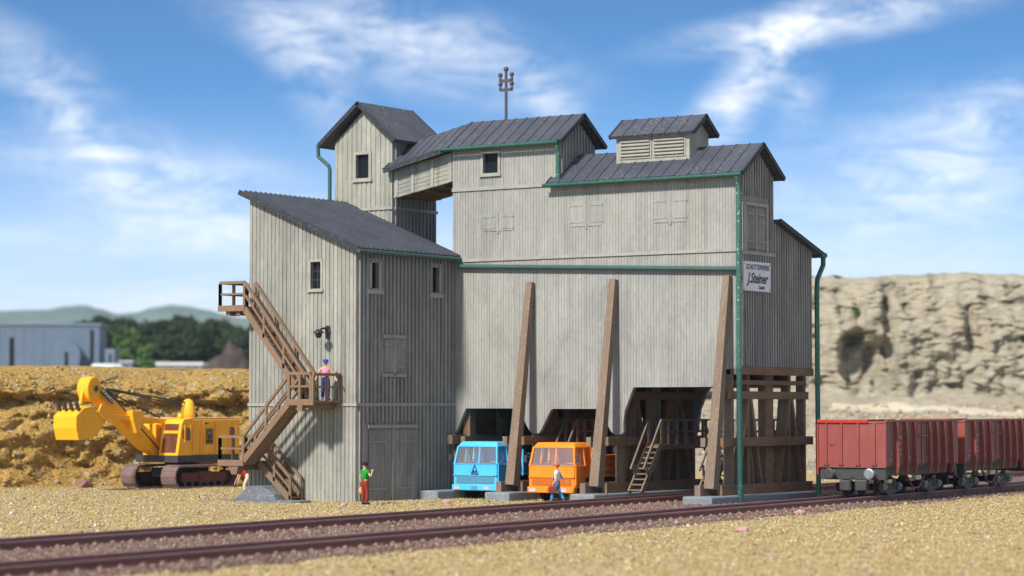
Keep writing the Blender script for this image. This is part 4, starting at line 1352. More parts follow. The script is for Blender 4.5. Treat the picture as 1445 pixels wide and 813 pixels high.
roof_slab((-19.2, 4.2, 17.58), (-19.2, -0.45, 17.58), (-21.59, 4.2, 19.62), (-21.59, -0.45, 19.62), seams=9, parent=tower, seam_h=.02)
gutter(tower, (-24.2, -0.4, 17.52), (-24.2, 4.1, 17.52), M['green'], .09)
part(MB().tube([(-24.2, -0.35, 17.55), (-24.2, -0.3, 16.98), (-23.62, -.2, 16.5), (-23.56, -.18, 16.3), (-23.56, -.16, 10)], .10, 12), 'downpipe', M['green_dark'], tower)

# ---------------------------------------------------------------- sloping conveyor bridge
br = thing('conveyor_bridge', 'sloping boarded conveyor bridge between the tower and the silo', 'bridge', (-18, 1.6, 14.9))
xr, xl = -16.06, -19.70
def gz_(x, a, b_): return a + (b_ - a) * (x - xr) / (xl - xr)
sp = [(xl, 14.66), (xr, 15.34), (xr, 16.80), (xl, 16.08)]
mb = MB(); mb.prism(sp, FY(0.10, -1), -0.15, 0)
for k in range(1, 7):
    f = k / 7
    a = (xl, 14.66 + (16.08 - 14.66) * f); c = (xr, 15.34 + (16.80 - 15.34) * f)
    mb.prism([(a[0] + .01, a[1] - .02), (c[0] - .01, c[1] - .02), (c[0] - .01, c[1] - .20), (a[0] + .01, a[1] - .19)], FY(0.10, -1), 0.0, 0.022)
part(mb, 'side_wall', M['siding'], br)
for x in (-19.5, -18.5, -17.3, -16.2):
    zb = gz_(x, 15.34, 14.66); zt = gz_(x, 16.80, 16.08)
    part(MB().box(x - .09, x + .09, 0.03, 0.11, zb + .02, zt - .03), 'batten', M['trim'], br)
part(MB().prism([(xl, 14.70), (xr, 15.38), (xr, 15.52), (xl, 14.84)], FY(0.26, 1), 0, 2.7), 'floor', M['timber_dark'], br)
for x in (-18.9, -17.8, -16.8):
    z = gz_(x, 15.38, 14.70)
    part(MB().box(x - .08, x + .08, .28, 2.95, z - .12, z), 'floor_joist', M['timber_dark'], br)
part(MB().prism([(xl, 14.66), (xr, 15.34), (xr, 16.80), (xl, 16.08)], FY(3.0, 1), 0, .15), 'back_wall', M['siding_shade'], br)
roof_slab((-19.95, -0.42, 16.14), (-16.02, -0.42, 16.98), (-19.95, 1.65, 17.56), (-16.02, 1.65, 18.41), seams=7, parent=br, seam_h=.03)
roof_slab((-16.02, 3.72, 16.98), (-19.95, 3.72, 16.14), (-16.02, 1.66, 18.41), (-19.95, 1.66, 17.56), seams=7, parent=br, seam_h=.03)
part(MB().beam((-19.95, -0.46, 16.04), (-16.1, -0.46, 16.87), .10, .26), 'eave_board', M['roof_edge'], br)

# ---------------------------------------------------------------- insulator pole on the roof
t = thing('insulator_pole', 'dark pole with five knobbed insulators on the upper roof ridge', 'pole', (-13.95, 1.65, 18.35))
MB().tube([(0, 0, -.1), (0, 0, 2.55)], .075, 10).build('pole', M['pole'], t)
for z in (1.55, 2.0):
    MB().beam((-.36, 0, z), (.36, 0, z), .12, .14).build('cross_arm', M['pole'], t)
    for x in (-.34, .34):
        ins = MB().tube([(x, 0, z - .02), (x, 0, z + .22)], .07, 10)
        ins.ball((x, 0, z + .30), .12, 12).build('insulator', M['pole'], t, smooth=True)
MB().ball((0, 0, 2.58), .13, 12).build('insulator', M['pole'], t, smooth=True)

# ---------------------------------------------------------------- sign
t = thing('company_sign', 'white company sign board with black lettering on the ribbed end wall', 'sign', (0.075, 1.52, 10.22))
MB().box(0, .06, -1.30, 1.30, -.68, .68).build('board', M['white'], t, bevel=.01)
for txt, sz, dy, dz, sh, off, sx, nm in (('SCHOTTERWERK', .34, 0.06, .42, 0, .002, .84, 'heading_lettering'), ('J.Steiner', .66, 0.0, -.10, .38, .014, .86, 'name_lettering'), ('GmbH', .20, .42, -.50, .15, .004, 1.0, 'small_lettering')):
    o = text_mesh(txt, sz, nm, M['letter'], t, sh, .004, off, sx)
    o.location = (.068, dy, dz)
    o.rotation_euler = (R(90), 0, R(90))
for y in (-1.2, 1.2):
    for z in (-.58, .58):
        MB().lathe([(.03, 0), (.025, .015)], (.06, y, z), 'X', 8).build('bolt', M['iron'], t)

# ---------------------------------------------------------------- outside staircase
st = thing('outdoor_staircase', 'brown zigzag staircase with railings up the front of the annex', 'staircase', (-20, -9, GZ))
SM = M['stair']
AYa, AYb = -8.98, -8.12       # inner lane
BYa, BYb = -10.1, -9.14       # outer lane
def flight(xt, zt, xb, zb, ya, yb, rails=(True, True), rail_h=1.12):
    n = max(4, int(abs(zt - zb) / 0.21))
    dirx = (Vector((xb, 0, zb)) - Vector((xt, 0, zt))).normalized()
    for y in (ya + .04, yb - .04):
        part(MB().beam((xt, y, zt - .12), (xb, y, zb - .02), .10, .30), 'stringer', SM, st)
    for i in range(n):
        f = (i + .5) / n
        x = xt + (xb - xt) * f; z = zt + (zb - zt) * f
        part(MB().box(x - .15, x + .15, ya + .09, yb - .09, z - .08, z - .02), 'tread', SM, st)
    for y, on in ((ya + .04, rails[0]), (yb - .04, rails[1])):
        if not on: continue
        part(MB().beam((xt, y, zt + rail_h), (xb, y, zb + rail_h), .11, .13), 'handrail', SM, st)
        part(MB().beam((xt, y, zt + rail_h * .5), (xb, y, zb + rail_h * .5), .08, .09), 'mid_rail', SM, st)
        k = max(2, int(abs(xb - xt) / 1.0))
        for i in range(0, k + 1):
            f = i / k
            x = xt + (xb - xt) * f; z = zt + (zb - zt) * f
            part(MB().box(x - .06, x + .06, y - .05, y + .05, z - .05, z + rail_h), 'baluster', SM, st)
def railing(p0, p1, h=1.15, n=1, zlow=0.0):
    p0, p1 = Vector(p0), Vector(p1)
    up = Vector((0, 0, 1))
    part(MB().beam(p0 + up * h, p1 + up * h, .12, .13), 'handrail', SM, st)
    part(MB().beam(p0 + up * h * .52, p1 + up * h * .52, .08, .09), 'mid_rail', SM, st)
    for i in range(n + 1):
        p = p0.lerp(p1, i / n)
        part(MB().beam(p, p + up * (h - .06), .12, .12, (1, 0, 0)), 'post', SM, st)
def landing(x0, x1, ya, yb, z):
    part(MB().box(x0, x1, ya, yb, z - .10, z), 'landing_deck', SM, st)
    part(MB().box(x0 - .03, x1 + .03, ya - .04, ya + .10, z - .22, z + .06), 'landing_beam', SM, st)
    part(MB().box(x0 - .03, x1 + .03, yb - .10, yb, z - .24, z - .101), 'landing_beam', SM, st)
    part(MB().box(x0 + .35, x0 + .6, ya + .12, yb - .12, z - .42, z - .101), 'joist', SM, st)
    part(MB().box(x1 - .6, x1 - .35, ya + .12, yb - .12, z - .42, z - .101), 'joist', SM, st)
# top landing wraps the annex corner
ZU, ZM, ZL = 9.0, 4.52, 1.68
landing(-23.35, -21.78, AYa, AYb + .1, ZU)
part(MB().box(-23.35, AX0 - .05, AYb + .1, -6.9, ZU - .1, ZU), 'landing_deck', SM, st)
railing((-23.3, AYa + .04, ZU), (-21.78, AYa + .04, ZU))
railing((-23.3, AYa + .04, ZU), (-23.3, -6.95, ZU), n=2)
railing((-23.3, -6.95, ZU), (-22.5, -6.95, ZU))
flight(-21.78, ZU, -18.15, ZM + .1, AYa, AYb, (True, True), 1.15)
landing(-18.15, -16.68, BYa, AYb + .1, ZM)
railing((-18.12, BYa + .04, ZM), (-16.85, BYa + .04, ZM), 1.25, 2)
railing((-16.72, BYa + .04, ZM), (-16.72, AYb + .1, ZM), 1.2, 2)
part(MB().box(-17.55, -17.25, BYa - .10, BYa + .3, ZM - .50, ZM - .2), 'bracket', SM, st)
flight(-18.15, ZM, -20.85, ZL + .05, BYa, BYb, (True, True), 1.15)
landing(-22.35, -20.85, BYa, AYb + .0, ZL)
railing((-22.3, BYa + .04, ZL), (-20.88, BYa + .04, ZL))
railing((-22.3, BYa + .04, ZL), (-22.3, AYb - .05, ZL), n=2)
railing((-22.3, AYb - .05, ZL), (-20.9, AYb - .05, ZL), n=1)
part(MB().frustum((-21.6, -21.3, BYa + .05, BYa + .4), (-21.75, -21.15, BYa + .0, BYa + .5), ZL - .62, ZL - .25), 'bracket', SM, st)
flight(-20.85, ZL, -18.95, GZ + .12, AYa, AYb, (True, True), 1.0)
# risers board closing the back of the middle flight (seen from below)
part(MB().beam((-18.2, (BYa + BYb) / 2, ZM - .22), (-20.85, (BYa + BYb) / 2, ZL - .16), BYb - BYa - .2, .03), 'soffit_board', SM, st)

# concrete pads at the stair foot
t = thing('stair_plinth', 'thin grey concrete slab in the gravel at the foot of the stairs', 'slab', (-18.8, -9.4, GZ))
o = MB(); o.prism([(-3.1, -1.0), (1.2, -1.1), (1.35, -.6), (1.3, .2), (-3.2, .2)], lambda u, v_, d: (u, v_, d), -.15, .10)
o.build('slab', M['concrete_dark'], t, bevel=.03)
t = thing('concrete_ramp', 'dark grey concrete ramp under the lowest flight of stairs', 'ramp', (-20.5, -8.9, GZ))
o = MB(); o.prism([(-1.6, -.1), (1.2, -.1), (1.0, .35), (0.2, .75), (-.6, .70)], lambda u, v_, d: (u, d, v_), -0.6, .8)
o.build('ramp', M['concrete_dark'], t, bevel=.04)

# ================================================================== RAILWAY TRACKS
GAUGE = 1.56
def track(x0, label):
    t = thing('railway_track', label, 'railway track', (x0, 0, GZ), math.atan(TRK), 'railway tracks')
    for sx in (-1, 1):
        xx = sx * GAUGE / 2
        b = MB()
        b.box(xx - .13, xx + .13, -76, 76, 0.085, 0.12)
        b.box(xx - .03, xx + .03, -76, 76, 0.12, 0.27)
        b.cur = 1
        b.box(xx - .065, xx + .065, -76, 76, 0.271, 0.335)
        b.build('rail', [M['rail'], M['rail_top']], t)
    s0 = MB()
    s0.box(-1.36, 1.36, -.15, .15, -.08, .08)
    s0.cur = 1
    for xx in (-GAUGE / 2, GAUGE / 2):
        for sg in (-1, 1):
            s0.box(xx + sg * .22 - .085, xx + sg * .22 + .085, -.09, .09, .081, .13)
            s0.box(xx + sg * .20 - .03, xx + sg * .20 + .03, -.04, .04, .131, .17)
    first = s0.build('sleeper', [M['sleeper'], M['clip']], t)
    ys = [-60 + i * 0.9 for i in range(100)]
    first.location = (0, ys[0], 0)
    for y in ys[1:]:
        c = first.copy(); COL.objects.link(c); c.parent = t; c.location = (random.uniform(-.03, .03), y, 0)
    far = MB()
    for i in range(50):
        y = 30.9 + i * .9
        far.box(-1.36, 1.36, y - .15, y + .15, -.08, .08)
    o = far.build('distant_sleepers', M['sleeper'], t); o['kind'] = 'stuff'
    return t
track(TRACKS[0], 'rusty track nearer the building, running in under the silo')
track(TRACKS[1], 'rusty track in the foreground that carries the red wagon')

# ================================================================== TRUCKS
def truck(name, label, loc, paint, emblem, rz=0.0, bed_from=3.0):
    t = thing(name, label, 'truck', loc, rz, 'cab over tipper trucks in the loading bays')
    hw = 1.27
    # cab: lower shell
    b = MB()
    b.box(-hw, hw, 0.0, 1.75, 0.98, 1.56)
    b.box(-hw + .01, hw - .01, 0.03, 1.0, 0.50, 0.978)
    b.box(-hw + .01, hw - .01, 1.5, 1.75, 0.60, 0.978)
    cab = b.build('cab', paint, t, bevel=.045)
    # upper shell: pillars, roof, back
    g = MB()
    fb, ft = 0.05, 0.20; hb, ht = hw - .03, hw - .15
    z0, z1 = 1.565, 2.36
    for sx in (-1, 1):
        for ya_, yb_, w_, h_ in ((fb + .06, ft + .06, .10, .13), (1.0, 1.0, .09, .10), (1.68, 1.66, .12, .14)):
            MB().beam((sx * hb, ya_, z0 - .02), (sx * ht, yb_, z1 + .02), w_, h_, (0, 1, 0)).build('cab_pillar', paint, cab)
    MB().box(-hb + .02, hb - .02, 1.66, 1.74, z0, z1).build('cab_back', paint, cab)
    r = MB(); r.frustum((-ht - .07, ht + .07, ft - .03, 1.76), (-ht + .10, ht - .10, ft + .16, 1.66), z1, z1 + .26)
    r.build('roof', paint, cab, bevel=.06)
    ws = MB()
    ws._add([(-hb + .1, fb + .03, z0), (hb - .1, fb + .03, z0), (ht - .08, ft + .01, z1), (-ht + .08, ft + .01, z1), (-hb + .1, fb + .045, z0), (hb - .1, fb + .045, z0), (ht - .08, ft + .025, z1), (-ht + .08, ft + .025, z1)],
            [(0, 1, 2, 3), (7, 6, 5, 4), (0, 4, 5, 1), (1, 5, 6, 2), (2, 6, 7, 3), (3, 7, 4, 0)])
    ws.build('windscreen', M['glass'], cab)
    MB().beam((.15, fb + .06, z0), (.14, ft + .04, z1), .07, .03, (0, 1, 0)).build('windscreen_bar', paint, cab)
    for sx in (-1, 1):
        dw = MB()
        dw._add([(sx * (hb - .02), .22, z0), (sx * (hb - .02), .95, z0), (sx * (ht - .02), .95, z1), (sx * (ht - .02), .34, z1), (sx * (hb - .04), .22, z0), (sx * (hb - .04), .95, z0), (sx * (ht - .04), .95, z1), (sx * (ht - .04), .34, z1)],
                [(0, 1, 2, 3), (7, 6, 5, 4), (0, 4, 5, 1), (1, 5, 6, 2), (2, 6, 7, 3), (3, 7, 4, 0)])
        d = MB(); d.box(sx * hw - .012, sx * hw + .016, .16, .98, .70, 1.545)
        door = d.build('door', paint, cab, bevel=.01)
        dw.build('side_window', M['glass'], door)
        MB().box(sx * (hw + .03) - .02, sx * (hw + .03) + .02, .80, .94, 1.38, 1.42).build('handle', M['iron'], door)
        MB().box(sx * hw - .03, sx * hw + .05, .09, .15, .62, 1.60).build('step_rail', paint, cab)
        MB().tube([(sx * hw, .1, 1.95), (sx * (hw + .16), .0, 1.98)], .015, 6).box(sx * (hw + .17) - .07, sx * (hw + .17) + .07, -.03, .01, 1.70, 2.02).build('mirror', M['iron'], cab)
    # seats, wheel, dash
    for sx in (-.62, .62):
        MB().box(sx - .26, sx + .26, .75, 1.2, 1.57, 1.66).box(sx - .26, sx + .26, 1.2, 1.33, 1.57, 2.1).build('seat', paint, cab, bevel=.03)
    MB().lathe([(.22, 0), (.24, .02), (.22, .04)], (-.62, .50, 1.72), 'Z', 18).build('steering_wheel', M['iron'], cab)
    MB().box(-1.1, 1.1, .2, .42, 1.565, 1.64).build('dashboard', M['pole'], cab)
    # front details
    MB().box(-hw - .0, hw + .0, -.035, 0.0, .985, 1.02).box(-hw, hw, -.02, 0.0, 1.53, 1.555).build('front_strip', paint, cab)
    gr = MB().box(-1.08, 1.08, .0, .031, .62, .96)
    for i in range(7):
        z = .64 + i * .046
        gr.box(-1.08, 1.08, -.012, .0, z, z + .022)
    for i in range(9):
        x = -1.05 + i * .2625
        gr.box(x - .012, x + .012, -.016, -.0125, .62, .96)
    gr.build('grille', M[emblem[1]], cab)
    bp = MB().box(-hw - .03, hw + .03, -.08, .20, .28, .56)
    bump = bp.build('bumper', paint, t, bevel=.03)
    for x in (-1.0, 0.0, .72):
        MB().box(x - .17, x + .17, -.10, -.082, .33, .47).box(x - .19, x + .19, -.11, -.082, .475, .50).build('headlight' if abs(x) > .5 else 'plate_holder', M[emblem[1]] if abs(x) < .5 else M['wagonlight'], bump)
    if emblem[0]:
        e = MB()
        e.beam((-.20, -.03, 1.06), (0, -.03, 1.50), .035, .02, (0, 1, 0)); e.beam((.20, -.03, 1.06), (0, -.03, 1.50), .035, .02, (0, 1, 0))
        e.beam((-.22, -.031, 1.065), (.22, -.031, 1.065), .035, .02, (0, 1, 0))
        e.beam((-.10, -.032, 1.08), (-.05, -.032, 1.24), .03, .02, (0, 1, 0)); e.beam((.10, -.032, 1.08), (.05, -.032, 1.24), .03, .02, (0, 1, 0))
        e.beam((-.05, -.033, 1.24), (0, -.033, 1.13), .03, .02, (0, 1, 0)); e.beam((.05, -.033, 1.24), (0, -.033, 1.13), .03, .02, (0, 1, 0))
        e.build('emblem', M['letter_soft'], cab)
    # chassis, wheels, mudguards
    MB().box(-.45, -.33, .2, 6.4, .55, .75).box(.33, .45, .2, 6.4, .55, .75).box(-.33, .33, 2.2, 2.4, .55, .72).box(-.33, .33, 5.6, 5.8, .55, .72).build('chassis', M['iron'], t)
    for y in (1.25, 4.3, 5.5):
        for sx in (-1, 1):
            w = MB().lathe([(.20, -.15), (.53, -.15), (.57, -.10), (.57, .10), (.53, .15), (.20, .15)], (sx * 1.02, y, .43), 'X', 24).build('wheel', M['tyre'], t)
            MB().lathe([(.01, .12), (.10, .14), (.12, .06), (.24, .05), (.30, .13), (.33, .155)] if sx > 0 else [(.28, -.155), (.26, -.13), (.24, -.05), (.12, -.06), (.10, -.14), (.01, -.12)], (sx * 1.02, y, .43), 'X', 20).build('rim', M['iron'], w)
    for sx in (-1, 1):
        pts = [(sx * 1.04, 1.25 + .62 * math.cos(a), .50 + .62 * math.sin(a)) for a in [R(10 + 16 * i) for i in range(11)]]
        m_ = MB()
        for p, q in zip(pts, pts[1:]):
            m_.beam(p, q, .42, .035, (0, 0, 1) if abs(q[1] - p[1]) > abs(q[2] - p[2]) else (0, 1, 0))
        m_.build('mudguard', paint, t)
    # tipper body with ribbed sides
    y0, y1, zb, zt = 2.15, 6.3, 1.0, 1.98
    bd = MB()
    bd.box(-1.25, 1.25, y0, y1, zb, zb + .08)
    bd.box(-1.25, -1.17, y0, y1, zb + .08, zt); bd.box(1.17, 1.25, y0, y1, zb + .08, zt)
    bd.box(-1.17, 1.17, y0, y0 + .08, zb + .08, zt + .22); bd.box(-1.17, 1.17, y1 - .08, y1, zb + .08, zt)
    body = bd.build('tipper_body', paint, t)
    for sx in (-1, 1):
        for i in range(4):
            z = zb + .06 + i * .30
            MB().box(sx * 1.30 - .05, sx * 1.30 + .05, y0 + .02, y1 - .02, z - .06, z + .07).build('side_rib', paint, body, bevel=.02)
        MB().box(sx * 1.31 - .055, sx * 1.31 + .055, y0 - .02, y0 + .12, zb - .02, zt + .26).box(sx * 1.31 - .055, sx * 1.31 + .055, y1 - .12, y1 + .02, zb - .02, zt + .1).build('corner_post', paint, body)
    return t
M['wagonlight'] = simple('headlight_glass', (0.45, 0.46, 0.46), (0.6, 0.6, 0.6), 5, 0.2, 0.6, bump=0)
M['blue_grille'] = simple('blue_grille', (0.09, 0.27, 0.42), (0.14, 0.36, 0.52), 7, 0.6, 0.3)
M['orange_grille'] = simple('orange_grille', (0.55, 0.15, 0.01), (0.65, 0.17, 0.012), 4, 0.5, 0.3)
M['letter_soft'] = simple('emblem_dark', (0.03, 0.09, 0.15), (0.03, 0.07, 0.11), 4, 0.5, 0.4, bump=0)
def front_at(xc, px):        # depth at which the cab front stands in its bay
    return px
truck('tipper_truck', 'light blue tipper truck with a triangular emblem, left of the first raking post', (-13.62, -1.5, GZ + .14), M['blue'], ('A', 'blue_grille'))
truck('tipper_truck', 'orange tipper truck between the two middle raking posts', (-8.72, -2.3, GZ + .14), M['orange'], (None, 'orange_grille'))

# ================================================================== RED OPEN WAGON
wg = thing('open_goods_wagon', 'oxide red open goods wagon with black underframe on the outer track', 'railway wagon', tc_pt(TRACKS[1], 3.9, 0.0, GZ), math.atan(TRK))
L = 9.5; HW = 1.66; ZF = 1.66; ZT = 3.82
# end wall facing the camera side (local -y)
e = MB(); e.box(-HW, HW, 0, .10, ZF, ZT - .06)
end = e.build('end_wall', M['wagonred'], wg)
MB().box(-HW - .02, HW - .85, -.09, .16, ZT - .14, ZT + .02).build('top_rim', M['wagonred2'], end, bevel=.02)
MB().box(HW - .85, HW + .0, -.03, .14, ZT - .16, ZT - .07).build('top_rim', M['wagonred'], end, bevel=.02)
for x in (-1.25, -.50, .32, 1.12):
    MB().box(x - .045, x + .045, -.07, 0, ZF + .18, ZT - .14).build('rib', M['wagonred'], end, bevel=.01)
    MB().box(x - .13, x + .10, -.09, 0, ZF + .06, ZF + .17).build('hinge', M['wagonside'], end, bevel=.015)
MB().box(-HW, HW, -.035, 0, ZF - .02, ZF + .055).build('bottom_rail', M['wagonred'], end)
MB().box(-1.10, -.86, -.05, 0, ZF + 1.02, ZF + 1.10).build('label_clip', M['wagonred'], end)
MB().box(-HW - .06, -HW + .02, -.06, .3, ZF - .35, ZT - .2).build('corner_post', M['wagonred2'], wg, bevel=.02)
MB().box(-HW, HW, L - .1, L, ZF, ZT - .06).build('end_wall', M['wagonred'], wg)
MB().box(-HW, HW, .1, L - .1, ZF, ZF + .08).build('floor', M['iron'], wg)
for sx in (-1, 1):
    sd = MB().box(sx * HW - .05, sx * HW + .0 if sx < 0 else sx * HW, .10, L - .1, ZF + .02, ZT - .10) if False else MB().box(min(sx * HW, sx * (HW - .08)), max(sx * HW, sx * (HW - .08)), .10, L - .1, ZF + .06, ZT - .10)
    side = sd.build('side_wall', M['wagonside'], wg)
    MB().box(sx * HW - .07, sx * HW + .09, -.02, L + .02, ZT - .10, ZT - .0).build('top_rim', M['wagonside'] if sx > 0 else M['wagonred2'], side, bevel=.02)
    y = 1.15
    posts = [1.15, 2.35, 3.45, 5.35, 6.35, 7.35, 8.45]
    for y in posts:
        p = MB(); p.prism([(ZT - .11, .14), (ZF + .05, .20), (ZF - .34, .12), (ZF - .42, .05), (ZF - .42, 0), (ZT - .11, 0)], lambda u, v_, d, sx=sx, y=y: (sx * (HW + v_), y + d, u), -.05, .05)
        p.build('side_post', M['wagonred'] if sx > 0 else M['wagonred2'], side)
    d = MB().box(min(sx * HW, sx * (HW + .05)), max(sx * HW, sx * (HW + .05)), 3.75, 5.15, ZF + .12, ZT - .2)
    door = d.build('door', M['wagonside'], side, bevel=.01)
    for y in (3.8, 4.42, 4.5, 5.1):
        MB().box(min(sx * (HW + .05), sx * (HW + .09)), max(sx * (HW + .05), sx * (HW + .09)), y - .03, y + .03, ZF + .14, ZT - .22).build('door_batten', M['wagonred'], door)
    MB().tube([(sx * (HW + .13), 3.85, ZF + 1.42), (sx * (HW + .13), 5.05, ZF + 1.42)], .03, 8).build('locking_bar', M['wagonred'], door)
    MB().tube([(sx * (HW + .12), 4.95, ZF + .5), (sx * (HW + .12), 4.95, ZF + 1.9)], .022, 8).build('handle', M['iron'], door)
# underframe
MB().box(-HW + .05, HW - .05, .06, .34, ZF - .58, ZF - .02).build('headstock', M['iron'], wg, bevel=.03)
MB().box(-HW + .35, -HW + .55, .3, L - .3, ZF - .42, ZF).box(HW - .55, HW - .35, .3, L - .3, ZF - .42, ZF).box(-.2, .2, .3, L - .3, ZF - .40, ZF - .01).build('sole_bar', M['iron'], wg)
MB().box(-HW + .05, HW - .05, L - .34, L - .06, ZF - .58, ZF - .02).build('headstock', M['iron'], wg, bevel=.03)
M['steel'] = simple('worn_steel', (0.40, 0.41, 0.42), (0.22, 0.22, 0.23), 5, 0.35, 0.6, metal=.6)
for x in (-.98, .98):
    bfr = MB().lathe([(.11, -.38), (.11, .0), (.17, .02), (.17, .10)], (x, .0, ZF - .30), 'Y', 18).build('buffer', M['iron'], wg)
    MB().lathe([(.05, -.45), (.20, -.45), (.25, -.43), (.26, -.39), (.12, -.38)], (x, .0, ZF - .30), 'Y', 22).build('buffer_head', M['steel'] if x > 0 else M['iron'], bfr, smooth=False)
MB().box(-.62, -.05, -.06, .3, ZF - 1.08, ZF - .60).build('coupler_pocket', M['iron'], wg, bevel=.05)
MB().box(.12, .72, -.02, .3, ZF - 1.08, ZF - .58).build('coupler_plate', M['iron'], wg, bevel=.05)
MB().tube([(0, -.1, ZF - .35), (0, -.26, ZF - .5), (0, -.2, ZF - .8), (0, -.1, ZF - .95)], .045, 8).build('coupling_hook', M['iron'], wg)
MB().tube([(.75, .02, ZF - .55), (.78, -.16, ZF - .75), (.74, -.12, ZF - 1.0)], .03, 8).build('brake_hose', M['black'], wg)
def bogie(yc):
    bg_ = MB()
    for sx in (-1, 1):
        bg_.prism([(-1.45, .62), (-1.3, .42), (-.6, .36), (-.35, .22), (.35, .22), (.6, .36), (1.3, .42), (1.45, .62), (1.3, .80), (-1.3, .80)], lambda u, v_, d, sx=sx: (sx * 1.02 + d, yc + u, v_ + .12), -.06, .06)
    bg_.box(-1.0, 1.0, yc - .18, yc + .18, .55, .85)
    f = bg_.build('bogie_frame', M['iron'], wg)
    for dy in (-.92, .92):
        for sx in (-1, 1):
            w = MB().lathe([(.12, -.06), (.36, -.06), (.40, -.05), (.40, .06), (.46, .07) if sx < 0 else (.40, .07), (.46, .10) if sx < 0 else (.38, .08), (.12, .08)], (sx * GAUGE / 2, yc + dy, .735), 'X', 28)
            w.build('wheel', M['wheel'], f)
            MB().box(sx * 1.10 - .06, sx * 1.10 + .10, yc + dy - .14, yc + dy + .14, .60, .88).ball((sx * 1.22, yc + dy, .74), .09, 10).build('axle_box', M['steel'] if sx > 0 else M['iron'], f, bevel=.02)
        MB().tube([(-.8, yc + dy, .735), (.8, yc + dy, .735)], .08, 10).build('axle', M['iron'], f)
        MB().lathe([(.10, 0), (.12, .3), (.12, .36)], (1.04, yc + dy * .35, .62), 'Z', 12).build('spring', M['iron'], f)
M['wheel'] = simple('wheel_steel_brown', (0.07, 0.035, 0.028), (0.045, 0.03, 0.028), 4, 0.5, 0.5)
bogie(2.05); bogie(7.3)
MB().beam((HW - .35, 3.5, ZF - .45), (HW - .35, 4.2, .62), .07, .09, (1, 0, 0)).beam((HW - .35, 4.2, .62), (HW - .35, 5.0, .62), .07, .09, (1, 0, 0)).beam((HW - .35, 5.0, .62), (HW - .35, 5.8, ZF - .45), .07, .09, (1, 0, 0)).build('truss_rod', M['wagonside'], wg)
M['cream_box'] = simple('cream_tank', (0.60, 0.52, 0.36), (0.50, 0.44, 0.32), 3, 0.7, 0.3)
MB().box(HW - .30, HW - .08, .5, .95, .95, 1.10).build('step_board', M['cream_box'], wg)
MB().box(HW - .30, HW - .08, 4.0, 4.7, 1.02, 1.22).build('brake_reservoir', M['cream_box'], wg)
M['stencil'] = simple('stencil_white', (0.52, 0.42, 0.40), (0.34, 0.22, 0.20), 9, 0.8, 0.2, bump=0)
for txt, sz, y, z in (('01 80', .20, 1.75, ZF + 1.35), ('E 51', .20, 1.75, ZF + 1.08), ('24,0 t', .17, 1.75, ZF + .80), ('40 m', .17, 1.78, ZF + .58), ('12,8', .17, 2.9, ZF + .40), ('8,2', .16, .62, ZF + .34), ('III', .18, .66, ZF + .60)):
    o = text_mesh(txt, sz, 'stencil_lettering', M['stencil'], wg, 0, .003, .004)
    o.location = (HW + .006, y, z); o.rotation_euler = (R(90), 0, R(90))

w2 = copy_tree(wg)
w2.location = tc_pt(TRACKS[1], 3.9 + L + 1.0, 0.0, GZ)
w2['label'] = 'second red open goods wagon, coupled behind the first at the right edge'
for w_ in (wg, w2): w_['group'] = 'coupled open goods wagons'
wg['label'] = 'weathered red open goods wagon whose end wall and buffers face the silo'

# ================================================================== EXCAVATOR
ex = thing('rope_shovel_excavator', 'yellow rope operated face shovel excavator on brown crawler tracks', 'excavator', (-37.2, 3.95, GZ), 0)
ex.scale = (1, 0.80, 1)
for sx in (-1, 1):
    # crawler: closed loop of shoes
    yl, rr, xc = 2.65, .62, sx * 1.45
    pts = []
    for i in range(40):
        y = -yl + 2 * yl * i / 39; pts.append((y, 2 * rr))
    for i in range(1, 16):
        a = math.pi / 2 - math.pi * i / 16; pts.append((yl + rr * math.cos(a), rr + rr * math.sin(a)))
    for i in range(40):
        y = yl - 2 * yl * i / 39; pts.append((y, 0))
    for i in range(1, 16):
        a = -math.pi / 2 - math.pi * i / 16; pts.append((-yl + rr * math.cos(a), rr + rr * math.sin(a)))
    b = MB()
    inner = []
    for (y, z) in pts:
        cy = max(-yl, min(yl, y)); dv = Vector((y - cy, z - rr))
        if dv.length < 1e-6: dv = Vector((0, 1))
        k = (rr - .10) / rr
        inner.append((cy + dv.x * k, rr + dv.y * k))
    b.prism(pts, lambda u, v_, d, xc=xc: (xc + d, u, v_ + .02), -.52, .52, [inner])
    for i in range(0, len(pts), 3):
        (y0, z0_), (y1_, z1_) = pts[i], pts[(i + 1) % len(pts)]
        cy = max(-yl, min(yl, y0)); dv = Vector((y0 - cy, z0_ - rr)).normalized()
        p = Vector((xc, y0 + dv.x * .012, z0_ + .02 + dv.y * .012))
        b.beam(p - Vector((.52, 0, 0)), p + Vector((.52, 0, 0)), .05, .03, (0, dv.x, dv.y))
    tr = b.build('crawler_track', M['track_brown'], ex)
    fr = MB().box(xc - .3, xc + .3, -2.3, 2.3, .36, .86).box(xc - .34, xc + .34, -.6, .7, .30, .92)
    fr.build('track_frame', M['maroon2'] if 'maroon2' in M else M['track_brown'], tr)
    for y in (-2.75, 2.75):
        MB().lathe([(.10, -.14), (.46, -.14), (.50, -.10), (.50, .10), (.46, .14), (.10, .14)], (xc - .1, y, .63), 'X', 20).build('drive_wheel', M['maroon2'], tr)
    for i in range(6):
        MB().lathe([(.05, -.28), (.15, -.28), (.15, .28), (.05, .28)], (xc, -1.9 + i * .76, .27), 'X', 12).build('roller', M['iron'], tr)
    MB().box(xc + .2, xc + .56, 1.1, 1.55, .98, 1.10).build('step', M['yellow'], tr)
MB().box(-1.0, 1.0, -1.5, 1.5, .60, 1.10).lathe([(.9, 0), (.95, .1), (.95, .28), (.9, .34)], (0, 0, 1.05), 'Z', 28).build('undercarriage', M['iron'], ex)
